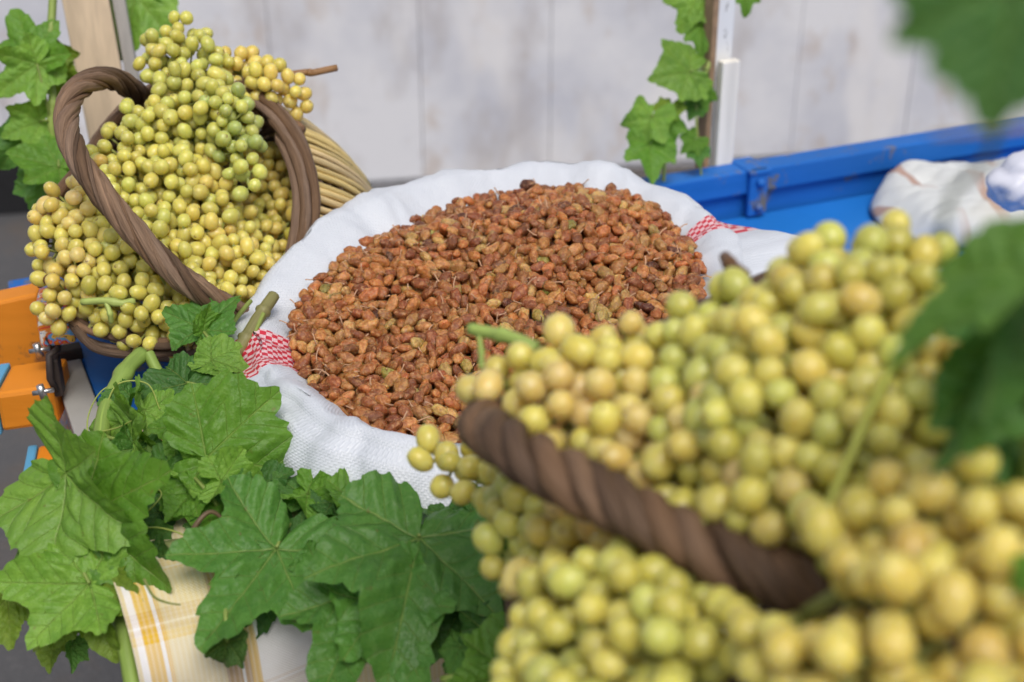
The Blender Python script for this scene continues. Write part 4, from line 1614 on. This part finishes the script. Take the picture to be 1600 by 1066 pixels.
# branch lying along the cart edge, largest leaves
vb = thing('vine_branch', px(360, 860, 0.93), 'fresh vine cutting with broad leaves lying before the red checked band', 'vine branch', 'vine cuttings')
cane(vb, [(195, 862, 0.945), (250, 860, 0.94), (300, 850, 0.94), (380, 826, 0.955), (450, 808, 0.965), (520, 800, 0.97), (620, 800, 0.96)], 0.0065, 0.004, (0.26, 0.30, 0.11))
cane(vb, [(452, 770, 0.985), (500, 782, 0.975), (560, 790, 0.97)], 0.0032, 0.003, (0.20, 0.30, 0.07), knots=False)
cane(vb, [(290, 850, 0.93), (310, 815, 0.93), (332, 800, 0.935), (360, 822, 0.94)], 0.002, 0.0012, (0.16, 0.11, 0.07), 'twig', 24, False)
leaf(vb, (322, 716, 0.965), (508, 734, 0.965), (0.05, -0.72, 0.69), 1.0, D2, (350, 770, 0.975), sinus=0.2, fold=0.08, cup=0.04, droop=0.10, wave=0.06, width=0.98)
leaf(vb, (432, 856, 0.905), (302, 1030, 0.845), (-0.1, -0.72, 0.69), 1.0, D1, (462, 812, 0.95), sinus=1.15, fold=0.12, droop=0.10, wave=0.05)
leaf(vb, (380, 672, 1.03), (352, 590, 1.09), (0.15, -0.75, 0.64), 1.05, D2, (395, 700, 1.02), sinus=0.35, fold=0.12)
leaf(vb, (292, 598, 1.055), (232, 688, 1.03), (-0.2, -0.8, 0.5), 1.0, D4, (330, 620, 1.06), sinus=0.5, fold=0.15)
leaf(vb, (298, 742, 0.965), (350, 770, 0.95), (0.1, -0.5, 0.85), 1.0, D3, (340, 790, 0.95), sinus=0.5, fold=0.4, droop=0.4, bendx=1.2)
leaf(vb, (250, 735, 0.99), (300, 800, 0.965), (0.2, -0.8, 0.5), 1.1, D1, None, sinus=0.5, fold=0.1)
leaf(vb, (352, 785, 0.96), (290, 822, 0.955), (0.0, -0.4, 0.9), 1.0, D4, None, sinus=0.5)
leaf(vb, (355, 1003, 0.865), (345, 1050, 0.86), (0.1, -0.9, 0.4), 1.1, (0.04, 0.10, 0.018), (352, 945, 0.875), sinus=0.3, fold=0.6, droop=0.3)
leaf(vb, (420, 905, 0.91), (395, 1000, 0.88), (0.2, -0.9, 0.4), 1.0, D4, None, sinus=0.6)
leaf(vb, (238, 868, 0.93), (258, 905, 0.92), (0.0, -0.8, 0.6), 1.3, D4, None, sinus=0.5)
leaf(vb, (392, 760, 0.965), (452, 800, 0.945), (0.1, -0.6, 0.8), 1.0, D4, None, sinus=0.5)
cane(vb, [(488, 752, 0.985), (462, 770, 0.98), (440, 786, 0.975)], 0.0009, 0.0009, (0.26, 0.36, 0.08), 'petiole', 16, False)
cane(vb, [(450, 798, 0.965), (480, 806, 0.965), (510, 812, 0.965)], 0.0010, 0.0008, (0.30, 0.17, 0.10), 'petiole', 16, False)

for j_, t_, f_, c_, k_ in (((205, 620, 1.03), (176, 668, 1.02), (-0.6, -0.7, 0.4), D1, 0.5), ((226, 640, 1.02), (240, 700, 1.0), (0.7, -0.6, 0.3), D3, 0.6), ((196, 655, 1.01), (222, 720, 0.99), (-0.8, -0.5, 0.3), D3, 0.7),
                         ((290, 660, 1.0), (262, 716, 0.985), (-0.2, -0.8, 0.5), D2, 0.3), ((345, 752, 0.95), (420, 742, 0.95), (0.1, -0.5, 0.85), D3, 0.5), ((300, 770, 0.955), (258, 815, 0.94), (-0.3, -0.6, 0.7), D2, 0.4),
                         ((395, 770, 0.95), (345, 812, 0.935), (-0.2, -0.5, 0.8), D1, 0.3), ((480, 770, 0.95), (532, 800, 0.935), (0.2, -0.6, 0.8), D2, 0.3), ((500, 880, 0.9), (470, 930, 0.885), (0, -0.8, 0.6), D1, 0.2)):
    leaf(vb, j_, t_, f_, 1.05, c_, None, sinus=0.5, fold=k_, wave=0.12, droop=0.25)

# branch in front of the sack
vc = thing('vine_branch', px(660, 900, 0.88), 'vine cutting with wide lobed leaves under the front lip of the sack', 'vine branch', 'vine cuttings')
cane(vc, [(560, 830, 0.94), (640, 842, 0.93), (720, 857, 0.925), (800, 855, 0.92), (880, 850, 0.92)], 0.005, 0.0035, (0.24, 0.32, 0.08))
leaf(vc, (655, 838, 0.88), (612, 1040, 0.80), (0.1, -0.72, 0.69), 1.0, D1, (640, 842, 0.925), sinus=0.75, fold=0.10, cup=0.02, droop=0.08, wave=0.06)
leaf(vc, (575, 925, 0.87), (498, 1095, 0.82), (0.0, -0.75, 0.66), 1.0, D1, (590, 850, 0.92), sinus=1.1, fold=0.08, droop=0.05, wave=0.05)
leaf(vc, (600, 935, 0.86), (660, 1070, 0.815), (0.1, -0.75, 0.6), 1.0, D1, None, sinus=0.9, fold=0.1)
leaf(vc, (560, 790, 0.94), (612, 762, 0.96), (0.0, -0.7, 0.7), 1.5, D2, None, sinus=0.5)
leaf(vc, (590, 805, 0.935), (540, 775, 0.95), (0.0, -0.7, 0.7), 1.2, D4, None, sinus=0.5)
leaf(vc, (660, 785, 0.935), (690, 755, 0.95), (-0.2, -0.7, 0.7), 1.5, D1, None, sinus=0.6, fold=0.3)
leaf(vc, (735, 800, 0.90), (795, 830, 0.895), (0.0, -0.6, 0.8), 1.1, D4, None, sinus=0.5)
leaf(vc, (745, 880, 0.89), (800, 935, 0.875), (0.1, -0.7, 0.7), 1.2, D4, None, sinus=0.6)  # dark background leaves: shade among them is put into a deeper green
leaf(vc, (735, 920, 0.885), (700, 985, 0.865), (-0.2, -0.6, 0.7), 1.2, D4, None, sinus=0.6)
leaf(vc, (790, 1010, 0.85), (690, 1035, 0.84), (0.1, -0.5, 0.8), 1.1, D4, (850, 1005, 0.86), sinus=0.4, fold=0.3)
leaf(vc, (770, 930, 0.88), (795, 1000, 0.86), (0.3, -0.8, 0.5), 1.2, D4, None, sinus=0.5)
leaf(vc, (800, 1050, 0.82), (700, 1075, 0.80), (0.0, -0.4, 0.9), 1.1, D2, None, sinus=0.4, fold=0.4)
leaf(vc, (700, 950, 0.885), (745, 1040, 0.86), (0.0, -0.8, 0.5), 1.2, D4, None, sinus=0.6)
leaf(vc, (640, 870, 0.90), (720, 930, 0.88), (0.0, -0.8, 0.5), 1.1, D4, None, sinus=0.6)
cane(vc, [(690, 1062, 0.83), (760, 1048, 0.82), (815, 1036, 0.81)], 0.0022, 0.0016, (0.24, 0.34, 0.08), 'petiole', 16, False)

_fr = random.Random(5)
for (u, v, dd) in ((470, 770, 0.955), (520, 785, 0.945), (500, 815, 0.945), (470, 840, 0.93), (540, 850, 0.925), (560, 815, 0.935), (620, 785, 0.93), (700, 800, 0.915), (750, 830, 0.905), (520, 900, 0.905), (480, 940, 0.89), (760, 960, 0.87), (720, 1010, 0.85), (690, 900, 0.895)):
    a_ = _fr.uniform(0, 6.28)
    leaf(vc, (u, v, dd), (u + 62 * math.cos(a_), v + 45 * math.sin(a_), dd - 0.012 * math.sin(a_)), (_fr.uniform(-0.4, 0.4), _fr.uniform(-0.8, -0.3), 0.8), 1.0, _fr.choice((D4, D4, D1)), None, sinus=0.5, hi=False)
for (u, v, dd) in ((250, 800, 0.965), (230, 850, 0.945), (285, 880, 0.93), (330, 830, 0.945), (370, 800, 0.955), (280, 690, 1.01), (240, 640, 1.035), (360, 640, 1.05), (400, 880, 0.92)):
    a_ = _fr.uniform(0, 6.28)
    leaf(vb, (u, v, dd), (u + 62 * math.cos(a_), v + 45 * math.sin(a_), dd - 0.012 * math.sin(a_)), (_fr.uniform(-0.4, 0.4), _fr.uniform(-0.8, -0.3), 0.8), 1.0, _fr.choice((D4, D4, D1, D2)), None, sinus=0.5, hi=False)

# sprig leaning on the straw basket
vd = thing('vine_branch', px(400, 560, 1.1), 'short vine sprig with one upright leaf leaning on the straw sided basket', 'vine branch', 'vine cuttings')
cane(vd, [(345, 575, 1.09), (372, 548, 1.10), (402, 500, 1.12), (428, 462, 1.14)], 0.0058, 0.005, (0.25, 0.24, 0.10))
cane(vd, [(352, 520, 1.11), (375, 490, 1.12), (392, 470, 1.13)], 0.002, 0.0018, (0.26, 0.34, 0.08), knots=False)
cane(vd, [(385, 560, 1.1), (398, 520, 1.11), (412, 490, 1.12)], 0.0022, 0.0018, (0.26, 0.34, 0.08), knots=False)
leaf(vd, (314, 514, 1.105), (312, 440, 1.13), (0.0, -0.95, 0.3), 1.0, D1, (345, 555, 1.10), sinus=0.8, fold=0.2, wave=0.1)
leaf(vd, (318, 520, 1.10), (344, 500, 1.11), (0.7, -0.7, 0.3), 1.5, D2, None, sinus=0.4, fold=0.3)
leaf(vd, (330, 562, 1.07), (400, 572, 1.065), (0.0, -0.25, 0.97), 1.0, D3, None, sinus=0.5, fold=0.25, droop=0.25, wave=0.05)
leaf(vd, (345, 565, 1.075), (278, 566, 1.07), (0.0, -0.25, 0.97), 0.95, D3, None, sinus=0.5, fold=0.2, droop=0.2)
leaf(vd, (300, 590, 1.09), (330, 560, 1.11), (0.0, -0.7, 0.7), 1.4, D4, None, sinus=0.5)
leaf(vd, (365, 560, 1.11), (372, 600, 1.09), (0.2, -0.8, 0.5), 1.2, D4, None, sinus=0.5)

# vine climbing the pine post
ve = thing('climbing_vine', px(82, 330, 1.48), 'green vine climbing beside the leaning pine post', 'vine')
cane(ve, [(84, -30, 1.44), (80, 40, 1.44), (74, 100, 1.44), (82, 150, 1.44), (80, 190, 1.44), (88, 240, 1.45), (92, 330, 1.47), (96, 420, 1.5)], 0.0042, 0.004, (0.26, 0.36, 0.09))
for a_ in (dict(j=(58, 100, 1.42), tip=(-12, 150, 1.41), face=(0.1, -0.95, 0.2), col=D3, stalk=(80, 190, 1.44), sinus=1.0),
           dict(j=(50, 90, 1.43), tip=(20, 5, 1.44), face=(0.0, -0.9, 0.3), col=D2, stalk=None, sinus=1.0),
           dict(j=(68, 80, 1.45), tip=(110, 140, 1.45), face=(0.2, -0.95, 0.1), col=YG, stalk=None, sinus=0.9),
           dict(j=(92, 262, 1.40), tip=(8, 238, 1.39), face=(0.05, -0.5, 0.85), col=D2, stalk=(86, 200, 1.44), sinus=0.3, fold=0.2, droop=0.2),
           dict(j=(70, 275, 1.42), tip=(52, 345, 1.41), face=(0.0, -0.95, 0.2), col=D1, stalk=None, sinus=0.8),
           dict(j=(62, 190, 1.44), tip=(-5, 215, 1.43), face=(0.0, -0.9, 0.4), col=D3, stalk=(80, 190, 1.44), sinus=0.7),
           dict(j=(40, 215, 1.45), tip=(-10, 270, 1.44), face=(0.1, -0.95, 0.2), col=D1, stalk=None, sinus=0.7),
           dict(j=(85, 110, 1.46), tip=(104, 170, 1.46), face=(0.3, -0.9, 0.1), col=YG, stalk=None, sinus=0.7),
           dict(j=(90, 225, 1.46), tip=(108, 280, 1.46), face=(0.3, -0.9, 0.2), col=D1, stalk=None, sinus=0.7)):
    leaf(ve, hi=False, **a_)
vf = thing('climbing_vine', px(205, 60, 1.6), 'vine leaves hanging behind the upper end of the leaning pine post', 'vine')
cane(vf, [(190, -40, 1.6), (180, 40, 1.6), (178, 130, 1.61), (186, 240, 1.62)], 0.0028, 0.0024, (0.24, 0.34, 0.08))
leaf(vf, (212, -8, 1.56), (190, 98, 1.56), (0.1, -0.97, 0.15), 1.0, D3, (188, -10, 1.59), hi=False, sinus=0.5)
leaf(vf, (222, 5, 1.57), (246, 38, 1.57), (0.1, -0.97, 0.15), 1.3, D2, None, hi=False, sinus=0.6)
leaf(vf, (180, 70, 1.6), (172, 108, 1.6), (0.1, -0.97, 0.15), 1.2, D4, None, hi=False, sinus=0.6)

# vine on the white post
vg = thing('climbing_vine', px(1095, 262, 1.72), 'sunlit vine trained up the slim white post', 'vine')
cane(vg, [(1128, -30, 1.72), (1122, 40, 1.71), (1106, 105, 1.70), (1075, 150, 1.69), (1052, 190, 1.69), (1040, 240, 1.69), (1036, 300, 1.70)], 0.0034, 0.0022, (0.28, 0.36, 0.09))
cane(vg, [(1090, 130, 1.70), (1088, 190, 1.70), (1094, 250, 1.71), (1097, 300, 1.72)], 0.0016, 0.0013, (0.28, 0.36, 0.09), knots=False)
for a_ in (dict(j=(1092, -8, 1.69), tip=(1058, 58, 1.68), face=(-0.1, -0.95, 0.2), col=D3, scale=0.9, stalk=(1124, 30, 1.71), sinus=0.8),
           dict(j=(1094, 36, 1.70), tip=(1098, 92, 1.69), face=(0.1, -0.95, 0.2), col=D2, scale=0.95, stalk=None, sinus=0.9, width=0.7),
           dict(j=(1078, 112, 1.68), tip=(1012, 122, 1.66), face=(0.0, -0.85, 0.5), col=D3, scale=1.0, stalk=(1105, 108, 1.70), sinus=0.3, droop=0.25),
           dict(j=(1094, 140, 1.70), tip=(1110, 182, 1.69), face=(0.2, -0.95, 0.2), col=D2, scale=0.9, stalk=None, sinus=0.7, width=0.7),
           dict(j=(1086, 130, 1.685), tip=(1070, 165, 1.675), face=(-0.2, -0.9, 0.3), col=D3, scale=1.0, stalk=None, sinus=0.7),
           dict(j=(1018, 182, 1.66), tip=(992, 236, 1.65), face=(-0.1, -0.85, 0.45), col=D3, scale=1.0, stalk=(1056, 182, 1.69), sinus=0.8),
           dict(j=(1016, 225, 1.66), tip=(1020, 284, 1.64), face=(0.1, -0.8, 0.5), col=D2, scale=1.0, stalk=None, sinus=0.8),
           dict(j=(1036, 190, 1.67), tip=(1056, 236, 1.66), face=(0.2, -0.85, 0.4), col=D2, scale=0.95, stalk=(1052, 188, 1.69), sinus=0.8),
           dict(j=(1046, 168, 1.68), tip=(1030, 192, 1.67), face=(-0.3, -0.9, 0.3), col=YG, scale=1.2, stalk=None, sinus=0.8),
           dict(j=(1086, 218, 1.70), tip=(1064, 240, 1.69), face=(0.0, -0.9, 0.4), col=D2, scale=1.0, stalk=None, sinus=0.6),
           dict(j=(1088, 232, 1.70), tip=(1096, 262, 1.69), face=(0.2, -0.9, 0.3), col=D1, scale=0.95, stalk=None, sinus=0.6),
           dict(j=(1084, 165, 1.70), tip=(1078, 188, 1.69), face=(0.0, -0.9, 0.3), col=D1, scale=1.0, stalk=None, sinus=0.6),
           dict(j=(1162, -14, 1.75), tip=(1170, 22, 1.74), face=(0.2, -0.9, 0.2), col=D2, scale=1.0, stalk=None, sinus=0.6)):
    leaf(vg, hi=False, **a_)

# leaves stuck among the nearer grapes
vh = thing('vine_branch', px(1620, 620, 0.45), 'strongly blurred vine branch with drooping leaves stuck in the nearer grapes', 'vine branch', 'vine cuttings')
cane(vh, [(1640, 300, 0.40), (1632, 450, 0.41), (1620, 620, 0.44), (1600, 800, 0.47)], 0.004, 0.003, (0.18, 0.26, 0.06))
leaf(vh, (1635, 415, 0.39), (1372, 556, 0.395), (-0.1, -0.12, 0.98), 1.0, (0.085, 0.20, 0.03), (1632, 450, 0.41), sinus=0.25, fold=0.35, droop=0.12, wave=0.03, width=0.5, bendx=0.01, bendy=-0.2)
leaf(vh, (1570, 500, 0.44), (1468, 780, 0.45), (0.75, -0.6, 0.25), 0.9, D1, (1625, 470, 0.42), sinus=0.3, fold=0.9, droop=0.1, width=0.5)
leaf(vh, (1610, 540, 0.46), (1560, 790, 0.47), (0.3, -0.9, 0.3), 1.0, D4, None, sinus=0.4, fold=0.3)
leaf(vh, (1570, 470, 0.50), (1530, 640, 0.50), (0.2, -0.9, 0.3), 1.0, D4, None, sinus=0.4, fold=0.3)
leaf(vh, (1640, 900, 0.41), (1570, 915, 0.41), (0.0, -0.5, 0.8), 1.0, D2, None, sinus=0.4, fold=0.3)
vi = thing('vine_branch', px(1560, -40, 0.29), 'out of focus vine shoot drooping into the top corner beside the wall', 'vine branch', 'vine cuttings')
cane(vi, [(1700, -260, 0.29), (1640, -140, 0.29), (1580, -40, 0.29)], 0.0028, 0.002, (0.16, 0.28, 0.06))
leaf(vi, (1590, -30, 0.285), (1545, 205, 0.29), (-0.15, -0.95, 0.3), 1.0, (0.06, 0.17, 0.04), (1585, -45, 0.29), sinus=-0.3, fold=0.1, droop=0.1, wave=0.03, width=1.15, bendx=0.1, bendy=-0.1)
cane(vi, [(1590, -40, 0.29), (1575, 110, 0.31), (1545, 240, 0.32), (1490, 300, 0.33), (1468, 375, 0.335)], 0.0011, 0.0008, (0.16, 0.22, 0.07), 'tendril', 30, False)
cane(vi, [(1620, 196, 0.34), (1540, 206, 0.34), (1455, 212, 0.345)], 0.0008, 0.0006, (0.38, 0.24, 0.05), 'tendril', 20, False)
